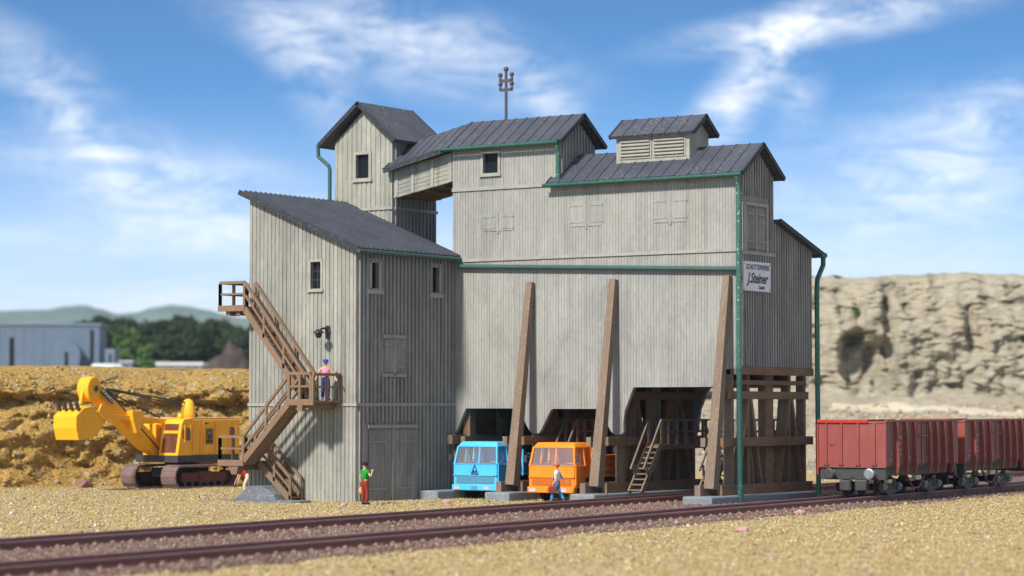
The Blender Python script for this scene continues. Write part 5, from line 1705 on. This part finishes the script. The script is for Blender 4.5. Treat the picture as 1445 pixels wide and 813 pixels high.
# house
up = MB().box(-1.52, 1.52, -2.4, 4.0, 1.42, 1.80)
up.build('turntable_deck', M['iron'], ex)
hs = MB()
hs.box(-1.5, 1.5, -1.0, 4.1, 1.78, 3.76)
house = hs.build('engine_house', M['yellow'], ex, bevel=.06)
MB().box(-1.46, 1.46, -.95, 4.05, 3.765, 3.85).build('roof_panel', M['pinkish'], house, bevel=.05)
for y in (-.1, 1.45, 2.95):
    MB().box(1.50, 1.525, y - .02, y + .02, 1.85, 3.65).build('panel_joint', M['orange'], house)
dr = MB().box(1.50, 1.535, .25, 1.35, 1.88, 3.64).build('side_door', M['yellow'], house, bevel=.01)
MB().lathe([(.05, 0), (.05, .08)], (1.53, .35, 3.52), 'X', 10).box(1.53, 1.58, .28, .62, 3.50, 3.56).build('door_hinge', M['iron'], dr)
pl = MB().box(1.536, 1.55, .42, 1.22, 2.38, 3.25).build('name_plate', M['plate'] if 'plate' in M else M['pinkish2'] if 'pinkish2' in M else M['orange'], house)
em = MB()
for i in range(14):
    a0 = R(-60 + i * 300 / 14 + 0) ; a1 = R(-60 + (i + 1) * 300 / 14)
    em.beam((1.556, .80 + .19 * math.cos(a0), 2.92 + .22 * math.sin(a0)), (1.556, .80 + .19 * math.cos(a1), 2.92 + .22 * math.sin(a1)), .06, .015, (1, 0, 0))
em.box(1.551, 1.562, .74, .86, 2.62, 2.95).box(1.551, 1.562, .50, 1.10, 2.48, 2.60)
em.build('emblem', M['black'], pl)
em2 = MB()
for i in range(14):
    a0 = R(i * 180 / 14); a1 = R((i + 1) * 180 / 14)
    em2.beam((1.558, .80 + .125 * math.cos(a0), 2.90 + .15 * math.sin(a0)), (1.558, .80 + .125 * math.cos(a1), 2.90 + .15 * math.sin(a1)), .03, .012, (1, 0, 0))
em2.build('emblem_ring', M['cream_box'], pl)
MB().box(1.50, 1.53, 2.75 + .2, 3.55, 2.75, 3.30).build('house_window', M['maroon'], house)
MB().box(1.50, 1.56, 3.55, 3.64, 2.72, 3.33).build('window_jamb', M['yellow'], house)
# operator cab on the near front corner
cb_ = MB()
cb_.prism([(-1.0, 1.78), (-2.45, 1.78), (-2.05, 3.50), (-1.85, 3.76), (-1.0, 3.84)], lambda u, v_, d: (d, u, v_), .15, 1.55)
cabx = cb_.build('operator_cab', M['yellow'], ex, bevel=.05)
def slant(y): return 1.6 + (-2.45 - y) / -.4 * 1.85
fw = MB()
fw._add([(.35, -2.36, 1.95), (1.38, -2.36, 1.95), (1.38, -2.14, 3.00), (.35, -2.14, 3.00), (.35, -2.43, 1.94), (1.38, -2.43, 1.94), (1.38, -2.18, 2.99), (.35, -2.18, 2.99)], [(3, 2, 1, 0), (4, 5, 6, 7), (0, 1, 5, 4), (1, 2, 6, 5), (2, 3, 7, 6), (3, 0, 4, 7)])
fw.build('front_window', M['maroon'], cabx)
fw = MB()
fw._add([(.35, -2.10, 3.15), (1.38, -2.10, 3.15), (1.38, -1.98, 3.50), (.35, -1.98, 3.50), (.35, -2.15, 3.15), (1.38, -2.15, 3.15), (1.38, -2.06, 3.51), (.35, -2.06, 3.51)], [(3, 2, 1, 0), (4, 5, 6, 7), (0, 1, 5, 4), (1, 2, 6, 5), (2, 3, 7, 6), (3, 0, 4, 7)])
fw.build('upper_front_window', M['maroon'], cabx)
MB().box(1.55, 1.572, -1.96, -1.86, 2.72, 3.25).box(1.55, 1.572, -1.62, -1.22, 2.62, 3.28).build('side_window', M['maroon'], cabx)
MB().box(1.55, 1.60, -1.80, -1.68, 2.50, 3.45).build('door_rail', M['yellow'], cabx)
MB().box(1.55, 1.60, -1.20, -1.08, 2.50, 3.45).build('door_rail', M['yellow'], cabx)
MB().box(1.55, 1.575, -.985, -.955, 1.85, 3.65).build('door_edge', M['orange'], cabx)
# far front corner house block
MB().box(-1.5, -.55, -1.75, -1.0, 1.75, 3.50).build('front_house_block', M['yellow'], house, bevel=.05)
MB().box(-.55, .15, -1.25, -1.0, 1.9, 3.3).build('radiator', M['maroon'], house)
MB().lathe([(.42, 0), (.44, .25), (.36, .8), (.26, 1.0), (.12, 1.08), (.02, 1.1)], (.45, .15, 3.78), 'Z', 20).build('rope_guard', M['yellow'], house, smooth=True)
MB().lathe([(.16, 0), (.17, .2), (.12, .32), (.02, .36)], (1.0, -1.45, 3.72), 'Z', 16).build('cab_lamp', M['yellow'], cabx, smooth=True)
MB().tube([(-.9, 1.3, 3.85), (.2, 1.3, 3.95)], .22, 14).build('exhaust_silencer', M['iron'], house)
# boom
bm0 = Vector((-.35, -1.6, 1.75)); bm1 = Vector((-.35, -8.4, 5.40))
bo = MB()
bx = [-.80, .10]
def bt(s, up): 
    d = (bm1 - bm0); return bm0 + d * s + Vector((0, .50, .86)) * up
sec = [(0.0, .16, .22), (.22, .32, .50), (.45, .31, .48), (.70, .28, .42), (.93, .26, .38), (1.0, .24, .34)]
vs = []; fs = []
for s_, w_, h_ in sec:
    c = bm0 + (bm1 - bm0) * s_
    dn = (bm1 - bm0).normalized(); un = Vector((1, 0, 0)).cross(dn); un = -un if un.z < 0 else un
    for i, j in ((-1, -1), (1, -1), (1, 1), (-1, 1)):
        vs.append(c + Vector((i * w_ * 1.35, 0, 0)) + un * (j * h_))
for k in range(len(sec) - 1):
    for i in range(4):
        j = (i + 1) % 4
        fs.append((k * 4 + i, k * 4 + j, k * 4 + 4 + j, k * 4 + 4 + i))
fs += [(3, 2, 1, 0), tuple(range(len(vs) - 4, len(vs)))]
bo._add(vs, fs)
boom = bo.build('boom', M['yellow'], ex, bevel=.06)
MB().lathe([(.3, -.40), (.64, -.40), (.67, -.36), (.67, .36), (.64, .40), (.3, .40)], (-.35, -8.55, 5.36), 'X', 32).build('boom_head', M['yellow'], boom, bevel=.04)
MB().lathe([(.05, -.50), (.16, -.50), (.16, .50), (.05, .50)], (-.35, -8.5, 5.40), 'X', 16).build('sheave_pin', M['iron'], boom)
lb = MB().beam((.125, -8.1, 5.66), (.125, -6.9, 4.98), .36, .03, (1, 0, 0))
dirb = Vector((0, 1.2, -.68)).normalized()
nlb = Vector((0, dirb.z, -dirb.y)); 
pb = MB(); cpt = Vector((.13, -7.45, 5.02)); a_ = dirb * .68; b__ = Vector((0, .68, 1.2)).normalized() * .17
pb._add([cpt - a_ - b__, cpt + a_ - b__, cpt + a_ + b__, cpt - a_ + b__, cpt - a_ - b__ + Vector((.02, 0, 0)), cpt + a_ - b__ + Vector((.02, 0, 0)), cpt + a_ + b__ + Vector((.02, 0, 0)), cpt - a_ + b__ + Vector((.02, 0, 0))], [(3, 2, 1, 0), (4, 5, 6, 7), (0, 1, 5, 4), (1, 2, 6, 5), (2, 3, 7, 6), (3, 0, 4, 7)])
lbl = pb.build('label_plate', M['black'], boom)
o = text_mesh('NORUNCO', .25, 'label_lettering', M['c_white'], lbl, .1, .003, .006)
o.location = cpt + Vector((.024, 0, 0)); 
mrot = Matrix((Vector((0, dirb.y, dirb.z)), Vector((0, -dirb.z, dirb.y)), Vector((1, 0, 0)))).transposed()
o.rotation_euler = mrot.to_euler()
# dipper stick with yoke, and shovel bucket
st0 = Vector((.20, -1.55, 3.62)); st1 = Vector((.20, -7.9, 3.95))
MB().beam(st0, st1, .22, .28).build('dipper_stick', M['yellow'], ex, bevel=.03)
MB().beam(st0 + Vector((-1.1, 0, 0)), st1 + Vector((-1.1, 0, 0)), .22, .28).build('dipper_stick', M['yellow'], ex, bevel=.03)
yk = MB(); yk.prism([(-.5, .42), (.55, .42), (.62, .05), (.30, -.75), (-.05, -.80), (-.42, -.05)], lambda u, v_, d: (d, -5.05 + u, 3.80 + v_), .0, .52)
yk.build('stick_yoke', M['yellow'], ex, bevel=.05)
bk = MB()
prf = [(0.5, .35), (.55, -.1), (-.2, -1.15), (-.75, -1.9), (-1.5, -2.35), (-2.9, -2.45), (-3.2, -1.2), (-3.2, .1), (-2.3, .95), (-1.35, 1.15), (-.85, .62)]
prf = [(u * .80, v_ * .50 + .16) for u, v_ in prf]
inn = [(u * .90 - .12, v_ * .88 - .05) for u, v_ in prf]
bk.prism(prf, lambda u, v_, d: (d, -8.3 + u, 3.75 + v_), -1.15, .50, [inn])
bucket = bk.build('bucket', M['yellow'], ex, bevel=.05)
for xa, xb in ((.38, .48), (-1.13, -1.03)):
    MB().prism(inn, lambda u, v_, d: (d, -8.3 + u, 3.75 + v_), xa, xb).build('bucket_side', M['yellow'], bucket)
MB().prism([(-.55, .5), (-.3, .85), (.75, .40), (.95, .18), (.80, -.02), (0, -.02)], lambda u, v_, d: (d, -8.3 + u, 3.75 + v_), .50, .60).build('bucket_bracket', M['yellow'], bucket, bevel=.03)
for x in (-1.0, -.55, -.1, .35):
    MB().frustum((x - .1, x + .1, -10.6, -10.35), (x - .05, x + .05, -10.75, -10.6), 4.25, 4.7).build('bucket_tooth', M['iron'], bucket)
MB().tube([(-.35, -9.1, 5.5), (-.35, -9.3, 4.9), (-.35, -9.35, 4.6)], .11, 10).build('bail', M['yellow'], bucket)
# ropes
for i, (a, c, nm) in enumerate((((.0, -7.4, 5.40), (.45, .35, 4.62), 'hoist_rope'), ((-.15, -7.2, 5.38), (.30, .2, 4.45), 'hoist_rope'), ((-.2, -7.6, 5.40), (.05, -2.2, 3.85), 'rope'), ((-.0, -7.3, 5.30), (.1, -2.0, 1.95), 'rope'), ((-.1, -7.25, 5.30), (-.05, -4.6, 3.85), 'rope'))):
    MB().tube([a, c], .045, 6).build(nm, M['black'], ex)

# ================================================================== PEOPLE
def skin_mesh(name, nodes, edges, m, parent, sub=1, root=0, mats=None):
    me = bpy.data.meshes.new(name)
    me.from_pydata([n[:3] for n in nodes], edges, [])
    o = bpy.data.objects.new(name, me); COL.objects.link(o)
    md = o.modifiers.new('skin', 'SKIN')
    md.use_smooth_shade = True
    for i, n in enumerate(nodes):
        sv = me.skin_vertices[0].data[i]
        r = n[3]
        sv.radius = (r, r if len(n) < 5 else n[4])
        sv.use_root = (i == root)
    if sub:
        sd = o.modifiers.new('sub', 'SUBSURF'); sd.levels = sub; sd.render_levels = sub
    bpy.context.view_layer.update()
    ev = o.evaluated_get(bpy.context.evaluated_depsgraph_get())
    nm = bpy.data.meshes.new_from_object(ev)
    bpy.data.objects.remove(o)
    nm.materials.clear(); nm.materials.append(m)
    nm.polygons.foreach_set('use_smooth', [True] * len(nm.polygons))
    r_ = bpy.data.objects.new(name, nm); COL.objects.link(r_)
    r_.parent = parent
    return r_

def person(label, loc, rz, J, wear, cap=None, hair=True, scale=1.0):
    """J: joints in metres, x to the figure's left, y forward = -y, z up"""
    t = thing('person', label, 'person', loc, rz)
    t.scale = (scale,) * 3
    V3 = {k: Vector(v) for k, v in J.items()}
    nodes = []; edges = []
    def add(p, r, par=None):
        nodes.append((p[0], p[1], p[2], r)); i = len(nodes) - 1
        if par is not None: edges.append((par, i))
        return i
    pel = add(V3['pelvis'], .135)
    wst = add(V3['pelvis'].lerp(V3['chest'], .45), .115, pel)
    ch = add(V3['chest'], .145, wst)
    nk0 = add(V3['chest'].lerp(V3['neck'], .75), .085, ch)
    nk = add(V3['neck'], .055, nk0)
    hd = V3['head']; fw_ = V3['face']
    up_ = (hd - V3['neck']).normalized()
    h1 = add(hd - up_ * .055 + fw_ * .012, .075, nk)
    h2 = add(hd + up_ * .03, .092, h1)
    h3 = add(hd + up_ * .10, .070, h2)
    side = up_.cross(fw_).normalized()
    nose = add(hd + fw_ * .108 - up_ * .012, .016, h2)
    for sg in (-1, 1):
        add(hd + side * (sg * .097) - up_ * .01, .018, h2)
    def hand(wr, el, out):
        d = (V3[wr] - V3[el]).normalized()
        up2 = Vector((0, 0, 1)) if abs(d.z) < .8 else Vector((0, -1, 0))
        s_ = d.cross(up2).normalized(); n_ = s_.cross(d).normalized()
        wi = V3[wr]
        palm = add(wi + d * .075, .033, out)
        for k, (off, ln) in enumerate(((-.030, .070), (-.010, .080), (.010, .075), (.030, .058))):
            k0 = add(wi + d * .105 + s_ * off, .0115, palm)
            k1 = add(wi + d * (.105 + ln * .55) + s_ * off * 1.15 - n_ * .012, .0095, k0)
            add(wi + d * (.105 + ln) + s_ * off * 1.1 - n_ * .035, .008, k1)
        t0 = add(wi + d * .055 - s_ * .040, .012, palm)
        add(wi + d * .10 - s_ * .062 - n_ * .012, .0095, t0)
    for sd in ('l', 'r'):
        sh = add(V3['sh_' + sd], .065, ch)
        el = add(V3['el_' + sd], .043, sh)
        wr = add(V3['wr_' + sd], .030, el)
        hand('wr_' + sd, 'el_' + sd, wr)
        hp = add(V3['hip_' + sd], .095, pel)
        kn = add(V3['kn_' + sd], .060, hp)
        an = add(V3['an_' + sd], .040, kn)
        ft = V3['toe_' + sd]
        add(ft, .035, an)
    skin_mesh('body', nodes, edges, M['skin'], t, 1)
    # clothing shells
    def shell(name, pts, ed, m, root=0):
        return skin_mesh(name, pts, ed, m, t, 1, root)
    P = lambda k, r: (*V3[k], r)
    Lp = lambda a, b_, f, r: (*V3[a].lerp(V3[b_], f), r)
    trs = [P('pelvis', .155)]; te = []
    trs.append(Lp('pelvis', 'chest', .42, .138)); te.append((0, 1))
    for sd in ('l', 'r'):
        i = len(trs); trs += [P('hip_' + sd, .118), P('kn_' + sd, .088), Lp('kn_' + sd, 'an_' + sd, 1.02, .072)]
        te += [(0, i), (i, i + 1), (i + 1, i + 2)]
    tr = shell('trousers', trs, te, M[wear['trousers']])
    sh = [P('chest', .175), Lp('pelvis', 'chest', .45, .146), Lp('pelvis', 'chest', .05, .152), Lp('chest', 'neck', .72, .098)]
    se = [(0, 1), (1, 2), (0, 3)]
    for sd in ('l', 'r'):
        i = len(sh)
        sh.append(P('sh_' + sd, .092 if wear.get('sleeve', .5) > 0 else .060)); se.append((0, i))
        if wear.get('sleeve', .5) > 0:
            sh.append(Lp('sh_' + sd, 'el_' + sd, wear['sleeve'], .078)); se.append((i, i + 1))
    shirt = shell('shirt', sh, se, M[wear['shirt']])
    for sd in ('l', 'r'):
        a, f_ = V3['an_' + sd], V3['toe_' + sd]
        d = (f_ - a); d.z = 0; d = d.normalized()
        z0 = min(a.z, f_.z + .06) - .02
        shell('shoe', [(*(a - d * .05 + Vector((0, 0, -.035))), .065), (*(a + d * .06 + Vector((0, 0, -.04))), .058), (*(f_ + Vector((0, 0, .005))), .050)], [(0, 1), (1, 2)], M[wear['shoes']])
    # hair and cap
    rot = fw_.to_track_quat('-Y', 'Z')
    if hair:
        hb = MB(); hb.ball(hd + up_ * .045 - fw_ * .018, .112, 14, (1, 1, 1.0))
        # keep only the crown and back of the head
        h = hb.build('hair', M['hair'], t, smooth=True)
        bm = bmesh.new(); bm.from_mesh(h.data)
        dl = [v for v in bm.verts if (v.co - hd).dot(fw_) > .065 or ((v.co - hd).dot(up_) < -.03) or ((v.co - hd).dot(fw_) > .02 and (v.co - hd).dot(up_) < .07)]
        bmesh.ops.delete(bm, geom=dl, context='VERTS'); bm.to_mesh(h.data); bm.free()
    if cap:
        c = MB()
        c.lathe([(.125, 0), (.128, .03), (.120, .07), (.085, .115), (.01, .125)], (0, 0, 0), 'Z', 18)
        cp = c.build('cap', M[cap], t, smooth=True)
        cp.location = hd + up_ * .045; cp.rotation_euler = rot.to_euler()
        MB().prism([(-.10, -.06), (-.085, -.17), (-.04, -.205), (.04, -.205), (.085, -.17), (.10, -.06)], lambda u, v_, d: (u, v_, d), 0, .014).build('peak', M[cap], cp)
    for sg in (-1, 1):
        MB().ball(hd + fw_ * .082 + side * (sg * .033) + up_ * .018, .011, 8).build('eye', M['c_black'], t)
    MB().box(-.028, .028, -.004, .004, -.005, .005).build('mouth', M['c_redbrown'], t).location = hd + fw_ * .085 - up_ * .055
    return t

def base_pose():
    return dict(pelvis=(0, 0, .93), chest=(0, -.01, 1.30), neck=(0, 0, 1.50), head=(0, -.015, 1.63), face=(0, -1, 0),
                sh_l=(.19, 0, 1.40), sh_r=(-.19, 0, 1.40), el_l=(.25, .02, 1.13), el_r=(-.25, .02, 1.13), wr_l=(.27, -.06, .90), wr_r=(-.27, -.06, .90),
                hip_l=(.095, 0, .88), hip_r=(-.095, 0, .88), kn_l=(.11, -.02, .48), kn_r=(-.11, -.02, .48), an_l=(.12, .02, .09), an_r=(-.12, .02, .09),
                toe_l=(.14, -.15, .045), toe_r=(-.14, -.15, .045))
def V_(*a): return Vector(a).normalized()

# man in green shirt, seen from behind, one hand raised
J = base_pose()
J.update(el_l=(.28, .03, 1.14), wr_l=(.25, -.02, .90), el_r=(-.36, -.05, 1.17), wr_r=(-.25, -.20, 1.37), kn_r=(-.10, -.06, .49), an_r=(-.10, -.02, .09), toe_r=(-.14, -.19, .045), face=V_(1, -.5, -.05))
GM = person('man in green shirt, red brown trousers and black cap standing by the annex door', (-13.7, -10.1, GZ + .02), R(165), J, dict(trousers='c_redbrown', shirt='c_green', sleeve=.55, shoes='c_black'), 'c_black', scale=1.07)
# man on the balcony in a pink vest
J = base_pose()
J.update(el_l=(.33, -.02, 1.18), wr_l=(.42, -.14, .97), el_r=(-.33, -.02, 1.18), wr_r=(-.42, -.14, 1.0), kn_l=(.12, -.04, .48), toe_l=(.2, -.14, .045), face=V_(-.15, -1, -.08))
person('man in pink vest and blue cap leaning on the balcony rail of the staircase', (-17.05, -8.72, ZM + .02), R(42), J, dict(trousers='c_navy', shirt='c_pink', sleeve=0, shoes='c_royal'), 'c_royal', scale=1.06)
# walking man in white shirt and blue dungarees
J = base_pose()
J.update(hip_l=(.09, 0, .88), kn_l=(.10, -.20, .50), an_l=(.10, -.24, .10), toe_l=(.11, -.42, .07), kn_r=(-.10, .06, .48), an_r=(-.10, .30, .14), toe_r=(-.11, .20, .04),
         el_r=(-.27, .14, 1.16), wr_r=(-.33, .30, .98), el_l=(.25, .02, 1.14), wr_l=(.27, -.10, .92), chest=(0, -.03, 1.30), face=V_(.05, -1, -.05))
WM = person('man in white shirt and blue dungarees walking past the orange truck', (-7.35, -3.9, GZ + .05), R(-72), J, dict(trousers='c_blue', shirt='c_white', sleeve=.6, shoes='c_brown'), 'c_orange', scale=1.0)
bb = MB()
for sg in (-1, 1):
    bb.tube([(sg * .08, -.165, 1.10), (sg * .09, -.155, 1.32), (sg * .085, -.03, 1.475), (sg * .05, .13, 1.34), (sg * .06, .155, 1.08)], .016, 6)
bb.build('dungaree_strap', M['c_blue'], WM)
MB().box(-.10, .10, -.185, -.165, 1.02, 1.27).build('dungaree_bib', M['c_blue'], WM, bevel=.01)
# stooping man, half hidden by the lower landing
J = base_pose()
J.update(pelvis=(0, .02, .90), chest=(0, -.30, 1.10), neck=(0, -.45, 1.20), head=(0, -.56, 1.24), face=V_(0, -.8, -.6), sh_l=(.18, -.36, 1.14), sh_r=(-.18, -.36, 1.14), el_l=(.2, -.45, .86), el_r=(-.22, -.42, .86), wr_l=(.12, -.58, .62), wr_r=(-.18, -.52, .62),
         hip_l=(.09, .02, .86), hip_r=(-.09, .02, .86), kn_l=(.11, -.16, .48), kn_r=(-.13, .06, .46), an_l=(.11, -.10, .09), an_r=(-.14, .22, .10), toe_l=(.12, -.28, .045), toe_r=(-.15, .06, .045))
person('stooping man in red shirt and cream trousers below the lower stair landing', (-26.0, -3.6, GZ + .02), R(-60), J, dict(trousers='c_cream', shirt='c_red', sleeve=.5, shoes='c_tan'), 'c_blue', scale=1.05)

# bags they carry (rest in the hand, so things of their own)
def hand_point(pers, p):
    Mx = Matrix.Translation(pers.location) @ pers.rotation_euler.to_matrix().to_4x4() @ Matrix.Scale(pers.scale[0], 4)
    return Mx @ Vector(p)
hp = hand_point(GM, (.255, -.05, .80))
t = thing('shoulder_bag', 'tan bag hanging from the hand of the man in the green shirt', 'bag', hp, R(165))
MB().lathe([(.03, -.42), (.13, -.38), (.17, -.28), (.15, -.16), (.09, -.08), (.05, -.05)], (0, 0, 0), 'Z', 16).build('pouch', M['c_tan'], t, smooth=True)
MB().tube([(-.08, 0, -.10), (-.04, 0, -.01), (0, 0, .02), (.04, 0, -.01), (.08, 0, -.10)], .013, 8).build('strap', M['c_brown'], t)
hp = hand_point(WM, (.275, -.14, .80))
t = thing('briefcase', 'dark brown satchel in the hand of the man in dungarees', 'bag', hp, R(-72))
MB().box(-.05, .05, -.20, .20, -.34, -.06).build('case', M['c_brown'], t, bevel=.02)
MB().box(-.056, .056, -.18, .18, -.17, -.055).build('flap', M['c_redbrown'], t, bevel=.01)
MB().tube([(0, -.08, -.06), (0, -.07, .0), (0, .07, .0), (0, .08, -.06)], .012, 8).build('handle', M['c_brown'], t)

# ================================================================== LOOSE ROCKS
for x, y, r, m, lb in ((-12.95, -12.6, .17, 'rock_pink', 'pale pink rock in the gravel below the annex corner'),
                       (-41.6, 1.0, .50, 'rock_red', 'large red brown rock at the left end of the crawler tracks'),
                       (-24.8, -8.2, .16, 'rock_pink', 'small pink rock left of the concrete slab'),
                       (-11.6, -27.0, .15, 'rock_pink', 'small pink rock in the gravel left of the tracks'),
                       (7.2, -8.0, .20, 'rock_pink', 'pink rock lying in the ballast edge below the end frame'),
                       (4.9, -14.8, .22, 'rock_grey', 'grey rock at the ballast edge in the foreground'),
                       (-15.0, -31.5, .13, 'rock_grey', 'grey stone in the gravel near the left edge'),
                       (-11.3, -7.1, .20, 'rock_pink', 'pale rock beside the green shirted man near the annex door'),
                       (12.2, -22.0, .22, 'rock_pink', 'pale pink rock in the sandy foreground')):
    rock('rock', x, y, r, M[m], lb)

# ================================================================== HAZE
hb = MB().box(-4200, 4200, -250, 4400, GZ - 1.2, 172)
hz_ = bpy.data.materials.new('haze_air'); hz_.use_nodes = True
ht = hz_.node_tree
for n in list(ht.nodes): ht.nodes.remove(n)
pv = ht.nodes.new('ShaderNodeVolumePrincipled')
pv.inputs['Color'].default_value = (0.80, 0.88, 1.0, 1)
pv.inputs['Density'].default_value = 0.00009
pv.inputs['Anisotropy'].default_value = 0.2
mo = ht.nodes.new('ShaderNodeOutputMaterial')
ht.links.new(pv.outputs[0], mo.inputs['Volume'])
o = hb.build('haze', hz_)
o.location = (0, 0, 0)
o['kind'] = 'stuff'
